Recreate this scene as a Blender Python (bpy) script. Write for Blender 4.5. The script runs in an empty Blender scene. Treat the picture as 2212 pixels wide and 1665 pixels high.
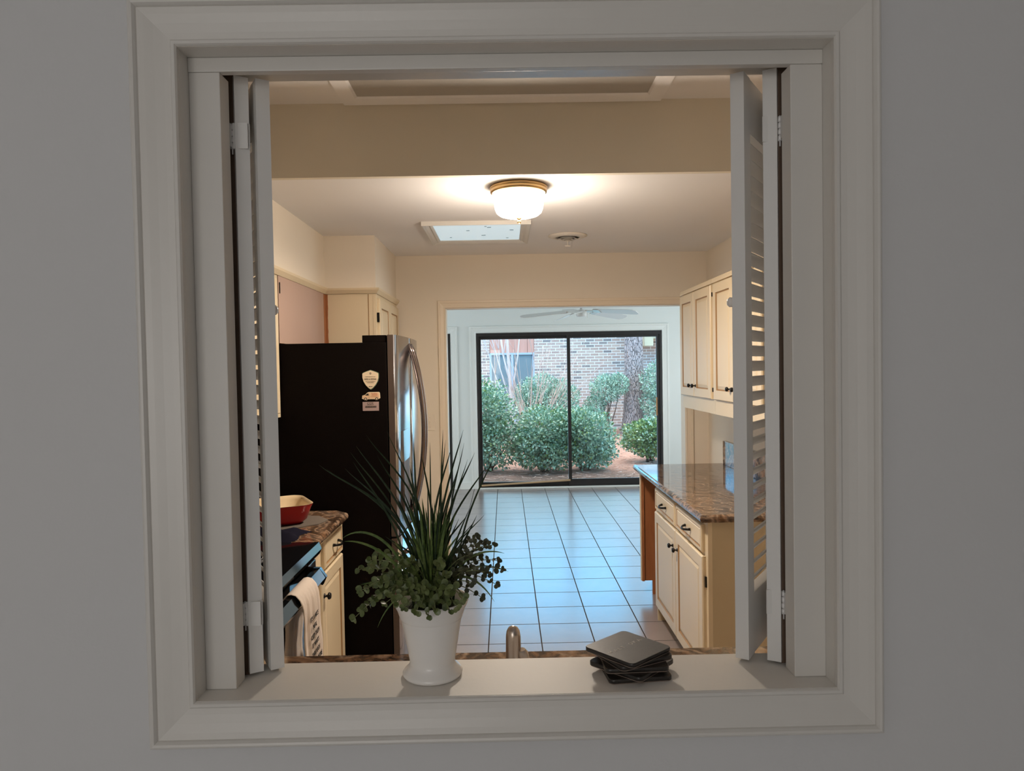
import bpy, bmesh, math, random
from mathutils import Vector, Matrix
PI = math.pi
random.seed(11)
sc = bpy.context.scene
C = sc.collection

# ------------------------------------------------------------------ camera, sky, lights, exposure
cam_d = bpy.data.cameras.new('camera')
cam_d.sensor_width = 36.0
cam_d.lens = 36.0 * 1541.0 / 2212.0
cam_d.clip_start = 0.02
cam = bpy.data.objects.new('camera', cam_d)
C.objects.link(cam)
_p, _r, _y = 0.026, -0.0178, 0.0094
_f = Vector((math.sin(_y) * math.cos(_p), math.cos(_y) * math.cos(_p), -math.sin(_p)))
_ri = Vector((math.cos(_y), -math.sin(_y), 0))
_up = _ri.cross(_f)
_rr = _ri * math.cos(_r) + _up * math.sin(_r)
_uu = -_ri * math.sin(_r) + _up * math.cos(_r)
_m = Matrix((_rr, _uu, -_f)).transposed().to_4x4()
_m.translation = Vector((0, 0, 1.603))
cam.matrix_world = _m
sc.camera = cam

world = bpy.data.worlds.new('overcast_sky')
sc.world = world
world.use_nodes = True
wn = world.node_tree.nodes
wl_ = world.node_tree.links
wn.clear()
w_out = wn.new('ShaderNodeOutputWorld')
w_bg = wn.new('ShaderNodeBackground')
w_tc = wn.new('ShaderNodeTexCoord')
w_sep = wn.new('ShaderNodeSeparateXYZ')
w_ramp = wn.new('ShaderNodeValToRGB')
_sky = [(0.50, (0.46, 0.48, 0.50)), (0.56, (0.10, 0.62, 1.15)), (0.70, (0.10, 0.62, 1.15)), (0.80, (1.0, 0.88, 0.80))]
while len(w_ramp.color_ramp.elements) < 4:
    w_ramp.color_ramp.elements.new(0.5)
for _i, (_pp, _cc) in enumerate(_sky):
    w_ramp.color_ramp.elements[_i].position = _pp
    w_ramp.color_ramp.elements[_i].color = _cc + (1,)
w_map = wn.new('ShaderNodeMapRange')
w_map.inputs['From Min'].default_value = -1.0
w_map.inputs['From Max'].default_value = 1.0
wl_.new(w_tc.outputs['Generated'], w_sep.inputs[0])
wl_.new(w_sep.outputs['Z'], w_map.inputs['Value'])
wl_.new(w_map.outputs[0], w_ramp.inputs[0])
wl_.new(w_ramp.outputs[0], w_bg.inputs[0])
w_bg.inputs[1].default_value = 4.2
wl_.new(w_bg.outputs[0], w_out.inputs[0])


def area_light(name, loc, rot, sx, sy, power, color, portal=False):
    d = bpy.data.lights.new(name, 'AREA')
    d.shape = 'RECTANGLE'
    d.size, d.size_y = sx, sy
    d.energy = power
    d.color = color
    if portal:
        d.cycles.is_portal = True
    o = bpy.data.objects.new(name, d)
    o.location = loc
    o.rotation_euler = rot
    C.objects.link(o)
    return o


# daylight through the sunroom's glass doors; added fill lamps by the side windows
area_light('glass_door_daylight', (0.85, 9.62, 1.06), (math.radians(-90), 0, 0), 2.40, 2.0, 21, (0.40, 0.74, 1.0))
area_light('sunroom_left_fill_lamp', (-3.36, 7.4, 1.45), (0, math.radians(-90), 0), 1.6, 2.4, 40, (0.90, 0.98, 1.0))
area_light('sunroom_right_fill_lamp', (3.36, 7.4, 1.45), (0, math.radians(90), 0), 1.6, 2.4, 40, (0.90, 0.98, 1.0))
# unseen fill lamp added behind the camera to light the pass-through wall
area_light('front_room_fill_lamp', (-1.0, -3.06, 1.5), (math.radians(90), 0, 0), 1.7, 1.5, 27, (1.0, 0.965, 0.92))

sc.view_settings.view_transform = 'Standard'
sc.view_settings.look = 'None'
sc.view_settings.gamma = 1.0
sc.view_settings.use_curve_mapping = False
sc.view_settings.exposure = 0.0
sc.cycles.use_denoising = True
sc.cycles.max_bounces = 10
sc.cycles.diffuse_bounces = 6
sc.cycles.glossy_bounces = 5
sc.cycles.transparent_max_bounces = 16
sc.cycles.sample_clamp_indirect = 6.0

# ------------------------------------------------------------------ materials


class NT:
    def __init__(s, name):
        s.m = bpy.data.materials.new(name)
        s.m.use_nodes = True
        s.n = s.m.node_tree.nodes
        s.l = s.m.node_tree.links
        s.b = s.n['Principled BSDF']

    def new(s, t, **kw):
        n = s.n.new(t)
        for k, v in kw.items():
            setattr(n, k, v)
        return n

    def set(s, **kw):
        for k, v in kw.items():
            k = k.replace('_', ' ')
            if isinstance(v, tuple) and len(v) == 3:
                v = v + (1,)
            s.b.inputs[k].default_value = v
        return s

    def coord(s, scale=(1, 1, 1), kind='Object', rot=(0, 0, 0)):
        tc = s.new('ShaderNodeTexCoord')
        mp = s.new('ShaderNodeMapping')
        mp.inputs['Scale'].default_value = scale
        mp.inputs['Rotation'].default_value = rot
        s.l.new(tc.outputs[kind], mp.inputs[0])
        return mp.outputs[0]

    def noise(s, vec, scale, detail=4, rough=0.55, dist=0.0):
        n = s.new('ShaderNodeTexNoise')
        n.inputs['Scale'].default_value = scale
        n.inputs['Detail'].default_value = detail
        n.inputs['Roughness'].default_value = rough
        n.inputs['Distortion'].default_value = dist
        s.l.new(vec, n.inputs['Vector'])
        return n.outputs['Fac']

    def ramp(s, fac, stops, interp='LINEAR'):
        r = s.new('ShaderNodeValToRGB')
        r.color_ramp.interpolation = interp
        e = r.color_ramp.elements
        while len(e) < len(stops):
            e.new(0.5)
        for i, (p, c) in enumerate(stops):
            e[i].position = p
            e[i].color = c + (1,) if len(c) == 3 else c
        s.l.new(fac, r.inputs[0])
        return r.outputs[0]

    def mix(s, fac, a, b, mode='MIX'):
        m = s.new('ShaderNodeMix', data_type='RGBA', blend_type=mode)
        for sock, v in ((m.inputs[0], fac), (m.inputs[6], a), (m.inputs[7], b)):
            if hasattr(v, 'links') or hasattr(v, 'is_linked'):
                s.l.new(v, sock)
            elif isinstance(v, tuple):
                sock.default_value = v + (1,) if len(v) == 3 else v
            else:
                sock.default_value = v
        return m.outputs[2]

    def math(s, op, a, b=None, c=None):
        m = s.new('ShaderNodeMath', operation=op)
        for i, v in enumerate((a, b, c)):
            if v is None:
                continue
            if hasattr(v, 'is_linked'):
                s.l.new(v, m.inputs[i])
            else:
                m.inputs[i].default_value = v
        return m.outputs[0]

    def bump(s, h, strength=0.3, dist=0.002):
        b = s.new('ShaderNodeBump')
        b.inputs['Strength'].default_value = strength
        b.inputs['Distance'].default_value = dist
        s.l.new(h, b.inputs['Height'])
        s.l.new(b.outputs[0], s.b.inputs['Normal'])

    def col(s, sock):
        s.l.new(sock, s.b.inputs['Base Color'])


def paint(name, col, rough=0.5, bump=0.12, bscale=60, var=0.04, spec=0.5):
    t = NT(name)
    v = t.coord()
    n = t.noise(v, 3.0, 3)
    c2 = tuple(max(0, c * (1 - var)) for c in col)
    t.col(t.mix(n, col, c2))
    t.set(Roughness=rough)
    t.b.inputs['Specular IOR Level'].default_value = spec
    if bump:
        t.bump(t.noise(v, bscale, 5), bump, 0.001)
    return t.m


def metal(name, col, rough=0.3, metallic=1.0):
    t = NT(name)
    t.set(Base_Color=col, Roughness=rough, Metallic=metallic)
    v = t.coord((1, 1, 1))
    t.bump(t.noise(v, 220, 2), 0.03, 0.0005)
    return t.m


def plain(name, col, rough=0.5, metallic=0.0, spec=0.5):
    t = NT(name)
    t.set(Base_Color=col, Roughness=rough, Metallic=metallic)
    t.b.inputs['Specular IOR Level'].default_value = spec
    return t.m


def emit(name, col, strength):
    t = NT(name)
    t.set(Base_Color=(0.8, 0.8, 0.8), Roughness=0.4)
    t.b.inputs['Emission Color'].default_value = col + (1,)
    t.b.inputs['Emission Strength'].default_value = strength
    return t.m


M = {}
M['trim_white'] = paint('semi_gloss_white_paint', (0.69, 0.665, 0.625), 0.36, 0.3, 34, 0.03)
M['lining'] = paint('glossy_brushed_white_paint', (0.72, 0.69, 0.64), 0.24, 0.55, 26, 0.03)
M['ledge'] = paint('brushed_white_ledge_paint', (0.74, 0.71, 0.66), 0.52, 0.5, 40, 0.03)
M['shutter_white'] = paint('shutter_white_paint', (0.76, 0.75, 0.73), 0.42, 0.15, 40, 0.02)
M['wall_grey'] = paint('front_room_wall_paint', (0.64, 0.64, 0.645), 0.75, 0.35, 140, 0.03)
M['wall_cream'] = paint('kitchen_wall_paint', (0.80, 0.72, 0.61), 0.7, 0.3, 120, 0.04)
M['header_tan'] = paint('kitchen_header_paint', (0.76, 0.70, 0.58), 0.75, 0.3, 120, 0.04)
M['ceil'] = paint('kitchen_ceiling_paint', (0.86, 0.845, 0.845), 0.8, 0.3, 120, 0.03)
M['door_trim'] = paint('cream_trim_paint', (0.80, 0.69, 0.55), 0.45, 0.1, 60, 0.03)
M['sun_wall'] = paint('sunroom_white_paint', (0.80, 0.83, 0.82), 0.6, 0.2, 100, 0.03)
M['sun_trim'] = paint('sunroom_trim_paint', (0.84, 0.86, 0.84), 0.4, 0.1, 60, 0.02)
M['raw_wood'] = paint('unpainted_wood', (0.17, 0.11, 0.075), 0.8, 0.4, 90, 0.3)
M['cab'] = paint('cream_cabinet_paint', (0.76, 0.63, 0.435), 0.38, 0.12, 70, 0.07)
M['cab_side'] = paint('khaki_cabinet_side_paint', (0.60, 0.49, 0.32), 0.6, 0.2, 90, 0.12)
M['glaze'] = plain('brown_glaze', (0.36, 0.21, 0.09), 0.5)
M['pink'] = paint('pink_plaster', (0.50, 0.35, 0.285), 0.75, 0.3, 90, 0.1)
M['black'] = plain('black_iron', (0.012, 0.010, 0.009), 0.35, 0.6)
M['bronze'] = plain('dark_bronze_aluminium', (0.025, 0.022, 0.022), 0.38, 0.3)
M['fridge_side'] = paint('black_textured_steel', (0.006, 0.004, 0.0035), 0.6, 0.6, 500, 0.2, 0.05)
M['fridge_edge'] = plain('bronze_grey_door_edge', (0.11, 0.08, 0.065), 0.4, 0.4)
M['steel'] = metal('black_stainless_steel', (0.50, 0.50, 0.52), 0.13)
M['steel_bar'] = metal('dark_steel_handle', (0.28, 0.22, 0.20), 0.2)
M['nickel'] = metal('brushed_nickel', (0.55, 0.48, 0.42), 0.28)
M['brass'] = metal('antique_brass', (0.62, 0.42, 0.2), 0.3)
M['black_gloss'] = plain('black_glass_enamel', (0.006, 0.006, 0.007), 0.06)
M['ring'] = plain('grey_burner_print', (0.34, 0.33, 0.33), 0.25)
M['ceramic'] = plain('white_ceramic_glaze', (0.88, 0.85, 0.81), 0.22)
M['soil'] = paint('dark_moss', (0.03, 0.035, 0.012), 0.9, 0.6, 200, 0.5)
M['coaster'] = paint('black_slate', (0.032, 0.027, 0.023), 0.36, 0.15, 160, 0.25)
M['coaster_edge'] = plain('coaster_cork_line', (0.32, 0.24, 0.19), 0.6)
M['coaster_ink'] = plain('worn_silver_ink', (0.42, 0.38, 0.35), 0.5)
M['red'] = paint('red_enamel', (0.42, 0.008, 0.012), 0.3, 0.05, 60, 0.1)
M['enamel_cream'] = plain('cream_enamel', (0.78, 0.62, 0.40), 0.3)
M['white_plastic'] = plain('white_plastic', (0.78, 0.70, 0.60), 0.4)
M['fan_white'] = plain('white_fan_blade', (0.74, 0.74, 0.73), 0.35)
M['vent_white'] = plain('white_vent_metal', (0.75, 0.70, 0.63), 0.4)
M['vent_dark'] = plain('dark_duct', (0.02, 0.015, 0.012), 0.8)
M['knob_white'] = plain('white_porcelain_knob', (0.85, 0.83, 0.82), 0.18)
M['navy'] = paint('navy_cloth', (0.010, 0.009, 0.020), 0.95, 0.8, 300, 0.4, 0.1)
M['grey_mat'] = paint('grey_brown_mat', (0.17, 0.145, 0.12), 0.9, 0.8, 300, 0.25, 0.1)
M['ink'] = plain('black_ink', (0.03, 0.025, 0.02), 0.7)
M['paper'] = plain('cream_magnet_face', (0.80, 0.66, 0.48), 0.4)
M['green_rim'] = plain('green_magnet_rim', (0.10, 0.16, 0.10), 0.5)
M['mauve'] = plain('mauve_card', (0.42, 0.31, 0.30), 0.5)
M['peach'] = plain('peach_magnet_face', (0.80, 0.55, 0.35), 0.45)
M['red_ink'] = plain('faded_red_ink', (0.5, 0.15, 0.10), 0.6)
M['lamp_shade'] = emit('lit_ribbed_glass', (1.0, 0.86, 0.68), 9.0)
M['skylight_panel'] = emit('skylight_diffuser', (0.46, 0.69, 0.80), 0.66)
M['diffuser'] = paint('grey_light_diffuser', (0.46, 0.44, 0.41), 0.5, 0.5, 500, 0.1)
M['dowel'] = paint('pale_wood_dowel', (0.55, 0.36, 0.20), 0.5, 0.2, 80, 0.2)
M['wood_handle'] = paint('honey_wood_handle', (0.50, 0.24, 0.09), 0.5, 0.2, 80, 0.2)
M['towel_white'] = paint('beige_linen', (0.72, 0.62, 0.54), 0.95, 0.9, 350, 0.08)
M['blue_frame'] = plain('blue_grey_window_frame', (0.40, 0.52, 0.68), 0.5)
M['dark_pane'] = plain('screened_window', (0.19, 0.26, 0.29), 0.3)
M['fascia'] = paint('yellowed_fascia_paint', (0.70, 0.64, 0.45), 0.7, 0.2, 60, 0.1)
M['shingle'] = paint('grey_roof_shingle', (0.35, 0.34, 0.36), 0.9, 0.8, 40, 0.3)
M['bare_bark'] = paint('pale_grey_bark', (0.68, 0.66, 0.66), 0.85, 0.6, 80, 0.3)
M['twig'] = paint('reddish_twig_bark', (0.66, 0.52, 0.46), 0.85, 0.5, 80, 0.3)
M['shrub_stem'] = paint('brown_shrub_bark', (0.12, 0.08, 0.06), 0.9, 0.5, 80, 0.3)
M['stem'] = plain('plant_stem', (0.16, 0.18, 0.07), 0.5)


def wood_mat(name, c1, c2, scale, rough=0.45):
    t = NT(name)
    v = t.coord(scale)
    n = t.noise(v, 6, 6, 0.6, 0.8)
    t.col(t.ramp(n, [(0.3, c1), (0.7, c2)]))
    t.set(Roughness=rough)
    return t.m


M['orange_wood'] = wood_mat('orange_brown_plywood', (0.30, 0.10, 0.035), (0.42, 0.16, 0.06), (1, 1, 0.25))
M['siding'] = wood_mat('red_brown_siding', (0.60, 0.30, 0.23), (0.70, 0.38, 0.30), (2, 2, 0.2), 0.8)


def granite():
    t = NT('brown_veined_granite')
    v = t.coord()
    d = t.noise(v, 3.2, 4, 0.6, 0.6)
    n2 = t.noise(v, 60, 6, 0.75)
    n3 = t.noise(v, 16, 5, 0.7, 1.2)
    w = t.new('ShaderNodeTexWave', wave_type='BANDS', bands_direction='DIAGONAL')
    w.inputs['Scale'].default_value = 4.2
    w.inputs['Distortion'].default_value = 16
    w.inputs['Detail'].default_value = 4
    w.inputs['Detail Scale'].default_value = 1.1
    t.l.new(v, w.inputs['Vector'])
    base = t.ramp(w.outputs['Fac'], [(0.1, (0.06, 0.036, 0.024)), (0.35, (0.19, 0.125, 0.085)), (0.6, (0.36, 0.255, 0.18)), (0.8, (0.30, 0.20, 0.135)), (1.0, (0.12, 0.085, 0.065))])
    spots = t.ramp(n2, [(0.40, (0.25, 0.25, 0.25)), (0.55, (1, 1, 1))])
    c = t.mix(0.65, base, spots, 'MULTIPLY')
    c = t.mix(t.ramp(n3, [(0.45, (0, 0, 0)), (0.65, (0.8, 0.8, 0.8))]), c, (0.27, 0.145, 0.075))
    t.col(t.mix(t.ramp(d, [(0.55, (0, 0, 0)), (0.75, (0.5, 0.5, 0.5))]), c, (0.07, 0.055, 0.05)))
    t.set(Roughness=0.06)
    return t.m


M['granite'] = granite()


def tile_mat():
    t = NT('floor_tile_with_dark_grout')
    v = t.coord()
    sp = t.new('ShaderNodeSeparateXYZ')
    t.l.new(v, sp.inputs[0])
    T = 0.308
    cell = []
    dist = []
    for ax, off in (('X', 0.1219 + 0.0015), ('Y', -4.095 + 0.0015)):
        a = t.math('DIVIDE', t.math('ADD', sp.outputs[ax], off), T)
        fr = t.math('FRACT', a)
        e = t.math('MINIMUM', fr, t.math('SUBTRACT', 1.0, fr))
        dist.append(t.math('MULTIPLY', e, T))
        cell.append(t.math('FLOOR', a))
    dm = t.math('MINIMUM', dist[0], dist[1])
    g = t.ramp(t.math('MULTIPLY', dm, 100.0), [(0.27, (1, 1, 1)), (0.40, (0, 0, 0))])
    cb = t.new('ShaderNodeCombineXYZ')
    t.l.new(cell[0], cb.inputs[0])
    t.l.new(cell[1], cb.inputs[1])
    wn_ = t.new('ShaderNodeTexWhiteNoise', noise_dimensions='3D')
    t.l.new(cb.outputs[0], wn_.inputs[0])
    cloud = t.noise(v, 5, 5, 0.6, 0.4)
    c = t.mix(cloud, (0.36, 0.30, 0.28), (0.29, 0.24, 0.225))
    c = t.mix(t.math('MULTIPLY', wn_.outputs['Value'], 0.18), c, (0.34, 0.29, 0.26))
    t.col(t.mix(g, c, (0.055, 0.045, 0.04)))
    rg = t.mix(g, (0.22, 0.22, 0.22), (0.9, 0.9, 0.9))
    t.l.new(rg, t.b.inputs['Roughness'])
    h = t.math('ADD', t.math('MULTIPLY', t.ramp(t.math('MULTIPLY', dm, 100.0), [(0.15, (0, 0, 0)), (0.5, (1, 1, 1))]), 1.0), t.math('MULTIPLY', t.noise(v, 14, 4), 0.25))
    t.bump(h, 0.25, 0.002)
    sl = t.mix(g, (1.0, 1.0, 1.0), (0.0, 0.0, 0.0))
    t.l.new(sl, t.b.inputs['Specular IOR Level'])
    return t.m


M['tile'] = tile_mat()


def brick_mat():
    t = NT('pale_mixed_brick')
    v = t.coord()
    sp = t.new('ShaderNodeSeparateXYZ')
    t.l.new(v, sp.inputs[0])
    cb = t.new('ShaderNodeCombineXYZ')
    t.l.new(sp.outputs['X'], cb.inputs[0])
    t.l.new(sp.outputs['Z'], cb.inputs[1])
    b = t.new('ShaderNodeTexBrick')
    t.l.new(cb.outputs[0], b.inputs['Vector'])
    b.inputs['Scale'].default_value = 1.0
    b.inputs['Brick Width'].default_value = 0.205
    b.inputs['Row Height'].default_value = 0.0677
    b.inputs['Mortar Size'].default_value = 0.0085
    b.inputs['Mortar Smooth'].default_value = 0.2
    b.inputs['Bias'].default_value = 0.0
    b.inputs['Color1'].default_value = (0, 0, 0, 1)
    b.inputs['Color2'].default_value = (1, 1, 1, 1)
    b.inputs['Mortar'].default_value = (0.5, 0.5, 0.5, 1)
    c = t.ramp(b.outputs['Color'], [(0.0, (0.20, 0.19, 0.20)), (0.16, (0.30, 0.27, 0.26)), (0.26, (0.48, 0.33, 0.28)), (0.55, (0.58, 0.44, 0.37)), (0.8, (0.52, 0.38, 0.33)), (1.0, (0.62, 0.50, 0.43))])
    c = t.mix(t.math('MULTIPLY', t.noise(v, 18, 4), 0.4), c, (0.45, 0.36, 0.32))
    t.col(t.mix(b.outputs['Fac'], c, (0.86, 0.85, 0.84)))
    t.set(Roughness=0.85)
    t.bump(t.math('SUBTRACT', 1.0, b.outputs['Fac']), 0.5, 0.006)
    return t.m


M['brick'] = brick_mat()


def mulch_mat():
    t = NT('pine_straw_mulch')
    v = t.coord((1, 1, 1))
    n1 = t.noise(v, 22, 8, 0.75, 1.5)
    n2 = t.noise(v, 1.4, 4, 0.6)
    c = t.ramp(n1, [(0.3, (0.24, 0.115, 0.085)), (0.5, (0.47, 0.28, 0.22)), (0.66, (0.62, 0.44, 0.37))])
    sp = t.new('ShaderNodeSeparateXYZ')
    t.l.new(v, sp.inputs[0])
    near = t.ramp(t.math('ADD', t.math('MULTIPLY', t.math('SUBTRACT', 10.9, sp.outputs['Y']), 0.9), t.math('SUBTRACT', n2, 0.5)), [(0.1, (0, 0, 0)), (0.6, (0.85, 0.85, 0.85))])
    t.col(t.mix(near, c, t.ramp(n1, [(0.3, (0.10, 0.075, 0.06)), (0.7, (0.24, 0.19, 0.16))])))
    t.set(Roughness=0.95)
    t.bump(n1, 0.8, 0.02)
    return t.m


M['mulch'] = mulch_mat()


def pine_bark():
    t = NT('grey_pine_bark')
    v = t.coord((1, 1, 0.22))
    vo = t.new('ShaderNodeTexVoronoi', feature='DISTANCE_TO_EDGE')
    vo.inputs['Scale'].default_value = 42
    t.l.new(v, vo.inputs['Vector'])
    n = t.noise(v, 24, 6, 0.7)
    crack = t.ramp(vo.outputs['Distance'], [(0.0, (0, 0, 0)), (0.12, (1, 1, 1))])
    c = t.ramp(n, [(0.3, (0.34, 0.29, 0.30)), (0.55, (0.58, 0.50, 0.50)), (0.75, (0.80, 0.70, 0.69))])
    patch = t.ramp(t.noise(v, 5, 3), [(0.62, (0, 0, 0)), (0.70, (0.6, 0.6, 0.6))])
    c = t.mix(patch, c, (0.55, 0.33, 0.25))
    t.col(t.mix(crack, (0.12, 0.10, 0.10), c))
    t.set(Roughness=0.95)
    t.bump(t.math('ADD', crack, n), 0.9, 0.03)
    return t.m


M['pine_bark'] = pine_bark()


def leaf_mat(name, c1, c2, c3, rough=0.35, scale=9, spec=0.6):
    t = NT(name)
    v = t.coord()
    n = t.noise(v, scale, 5, 0.8)
    t.col(t.ramp(n, [(0.32, c1), (0.52, c2), (0.72, c3)]))
    t.set(Roughness=rough)
    t.b.inputs['Specular IOR Level'].default_value = spec
    return t.m


M['shrub_leaf'] = leaf_mat('glossy_shrub_leaf', (0.11, 0.26, 0.21), (0.33, 0.58, 0.47), (0.56, 0.72, 0.42), 0.24, 7, 0.8)
M['young_leaf'] = leaf_mat('young_bright_shrub_leaf', (0.06, 0.16, 0.06), (0.17, 0.32, 0.10), (0.36, 0.48, 0.12), 0.35, 7)
M['far_leaf'] = leaf_mat('fine_grey_green_leaf', (0.11, 0.25, 0.20), (0.30, 0.50, 0.40), (0.52, 0.68, 0.54), 0.45, 6)
M['grass'] = leaf_mat('dark_grass_blade', (0.006, 0.014, 0.005), (0.014, 0.030, 0.009), (0.040, 0.055, 0.018), 0.5, 30, 0.25)
M['grass_green'] = leaf_mat('green_grass_blade', (0.028, 0.062, 0.014), (0.09, 0.14, 0.032), (0.19, 0.23, 0.065), 0.45, 30, 0.3)
M['round_leaf'] = leaf_mat('round_olive_leaf', (0.04, 0.065, 0.022), (0.12, 0.155, 0.045), (0.23, 0.25, 0.10), 0.4, 40)
M['dark_leaf'] = leaf_mat('dark_reddish_leaf', (0.022, 0.028, 0.014), (0.055, 0.060, 0.026), (0.10, 0.09, 0.04), 0.45, 40)


def glass_mat():
    t = NT('window_glass')
    n = t.n
    out = n['Material Output']
    tr = n.new('ShaderNodeBsdfTransparent')
    tr.inputs[0].default_value = (0.94, 0.97, 0.97, 1)
    gl = n.new('ShaderNodeBsdfGlossy')
    gl.inputs['Roughness'].default_value = 0.02
    lw = n.new('ShaderNodeFresnel')
    lw.inputs[0].default_value = 1.45
    mx = n.new('ShaderNodeMixShader')
    t.l.new(lw.outputs[0], mx.inputs[0])
    t.l.new(tr.outputs[0], mx.inputs[1])
    t.l.new(gl.outputs[0], mx.inputs[2])
    t.l.new(mx.outputs[0], out.inputs['Surface'])
    return t.m


M['glass'] = glass_mat()

# ------------------------------------------------------------------ mesh helpers


def box(bm, x0, x1, y0, y1, z0, z1, bev=0.0, mi=0):
    x0, x1 = min(x0, x1), max(x0, x1)
    y0, y1 = min(y0, y1), max(y0, y1)
    z0, z1 = min(z0, z1), max(z0, z1)
    vs = [bm.verts.new(p) for p in ((x0, y0, z0), (x1, y0, z0), (x1, y1, z0), (x0, y1, z0), (x0, y0, z1), (x1, y0, z1), (x1, y1, z1), (x0, y1, z1))]
    fs = []
    for idx in ((3, 2, 1, 0), (4, 5, 6, 7), (0, 1, 5, 4), (1, 2, 6, 5), (2, 3, 7, 6), (3, 0, 4, 7)):
        f = bm.faces.new([vs[i] for i in idx])
        f.material_index = mi
        fs.append(f)
    if bev > 0:
        es = {e for f in fs for e in f.edges}
        bmesh.ops.bevel(bm, geom=list(es), offset=bev, segments=2, profile=0.6, affect='EDGES')
    return vs


def quadbox(bm, pts_a, pts_b, mi=0):
    """prism between two matching polygons"""
    a = [bm.verts.new(p) for p in pts_a]
    b = [bm.verts.new(p) for p in pts_b]
    n = len(a)
    fs = [bm.faces.new(a), bm.faces.new(list(reversed(b)))]
    for i in range(n):
        fs.append(bm.faces.new((a[(i + 1) % n], a[i], b[i], b[(i + 1) % n])))
    for f in fs:
        f.material_index = mi
    return a + b


def tube(bm, pts, rad, seg=8, caps=True, mi=0):
    pts = [Vector(p) for p in pts]
    n = len(pts)
    if not hasattr(rad, '__len__'):
        rad = [rad] * n
    rings = []
    prev = None
    for i, p in enumerate(pts):
        d = (pts[min(i + 1, n - 1)] - pts[max(i - 1, 0)])
        if d.length < 1e-9:
            d = Vector((0, 0, 1))
        d.normalize()
        if prev is None:
            u = d.cross(Vector((0, 0, 1)))
            if u.length < 1e-3:
                u = d.cross(Vector((1, 0, 0)))
        else:
            u = prev - d * prev.dot(d)
            if u.length < 1e-4:
                u = d.orthogonal()
        u.normalize()
        prev = u
        w = d.cross(u)
        rings.append([bm.verts.new(p + (u * math.cos(2 * PI * k / seg) + w * math.sin(2 * PI * k / seg)) * rad[i]) for k in range(seg)])
    for i in range(n - 1):
        for k in range(seg):
            f = bm.faces.new((rings[i][k], rings[i][(k + 1) % seg], rings[i + 1][(k + 1) % seg], rings[i + 1][k]))
            f.smooth = True
            f.material_index = mi
    if caps:
        bm.faces.new(list(reversed(rings[0]))).material_index = mi
        bm.faces.new(rings[-1]).material_index = mi


def lathe(bm, prof, cx, cy, seg=40, mi=0, ripple=0.0):
    rings = []
    for r, z in prof:
        if r < 1e-6:
            rings.append([bm.verts.new((cx, cy, z))])
        else:
            rings.append([bm.verts.new((cx + r * (1 + (ripple if k % 2 else 0)) * math.cos(2 * PI * k / seg), cy + r * (1 + (ripple if k % 2 else 0)) * math.sin(2 * PI * k / seg), z)) for k in range(seg)])
    for a, b in zip(rings, rings[1:]):
        for k in range(seg):
            k2 = (k + 1) % seg
            if len(a) == 1 and len(b) == 1:
                continue
            if len(a) == 1:
                f = bm.faces.new((a[0], b[k2], b[k]))
            elif len(b) == 1:
                f = bm.faces.new((a[k], a[k2], b[0]))
            else:
                f = bm.faces.new((a[k], a[k2], b[k2], b[k]))
            f.smooth = True
            f.material_index = mi


def sphere(bm, c, r, seg=16, sz=1.0, mi=0):
    lathe(bm, [(0 if i in (0, seg // 2) else r * math.sin(2 * PI * i / seg), c[2] - r * sz * math.cos(2 * PI * i / seg)) for i in range(seg // 2 + 1)], c[0], c[1], seg, mi)


WL = {}


def finish(name, bm, mats, parent, origin):
    bmesh.ops.recalc_face_normals(bm, faces=bm.faces[:])
    me = bpy.data.meshes.new(name)
    bm.to_mesh(me)
    bm.free()
    if not isinstance(mats, (list, tuple)):
        mats = [mats]
    for m in mats:
        me.materials.append(M[m] if isinstance(m, str) else m)
    me.transform(Matrix.Translation(-origin))
    o = bpy.data.objects.new(name, me)
    C.objects.link(o)
    return o


def obj(name, bm, mats, parent=None, label=None, origin=None):
    if parent is not None:
        org = WL[parent.name]
    elif origin is not None:
        org = Vector(origin)
    else:
        xs = [v.co.x for v in bm.verts]
        ys = [v.co.y for v in bm.verts]
        zs = [v.co.z for v in bm.verts]
        org = Vector(((min(xs) + max(xs)) / 2, (min(ys) + max(ys)) / 2, min(zs)))
    o = finish(name, bm, mats, parent, org)
    WL[o.name] = org
    if parent is not None:
        o.parent = parent
    else:
        o.location = org
    if label:
        o['label'] = label
    return o


def thing(name, loc, label, cat, group=None):
    o = bpy.data.objects.new(name, None)
    o.empty_display_size = 0.05
    C.objects.link(o)
    o.location = loc
    WL[o.name] = Vector(loc)
    o['label'] = label
    o['category'] = cat
    if group:
        o['group'] = group
    return o


def tag(o, label, cat, group=None):
    o['label'] = label
    o['category'] = cat
    if group:
        o['group'] = group
    return o


def struct(name, bm, mats, label, cat, origin=None):
    o = obj(name, bm, mats, None, None, origin)
    tag(o, label, cat)
    o['kind'] = 'structure'
    return o


def B(*boxes, bev=0.0):
    bm = bmesh.new()
    for b in boxes:
        box(bm, *b, bev=bev)
    return bm


def frame_sweep(bm, prof, x0, x1, z0, z1, yp, sides='LTRB', s=-1):
    """mitred casing round a rectangle; prof=(outward offset, protrusion)"""
    cor = [(x0, z0, -1, -1), (x0, z1, -1, 1), (x1, z1, 1, 1), (x1, z0, 1, -1)]
    rings = [[bm.verts.new((cx + u * sx, yp + s * d, cz + u * sz)) for (u, d) in prof] for (cx, cz, sx, sz) in cor]
    order = {'L': (0, 1), 'T': (1, 2), 'R': (2, 3), 'B': (3, 0)}
    for k in sides:
        a, b = order[k]
        for i in range(len(prof)):
            j = (i + 1) % len(prof)
            bm.faces.new((rings[a][i], rings[a][j], rings[b][j], rings[b][i]))


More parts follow.
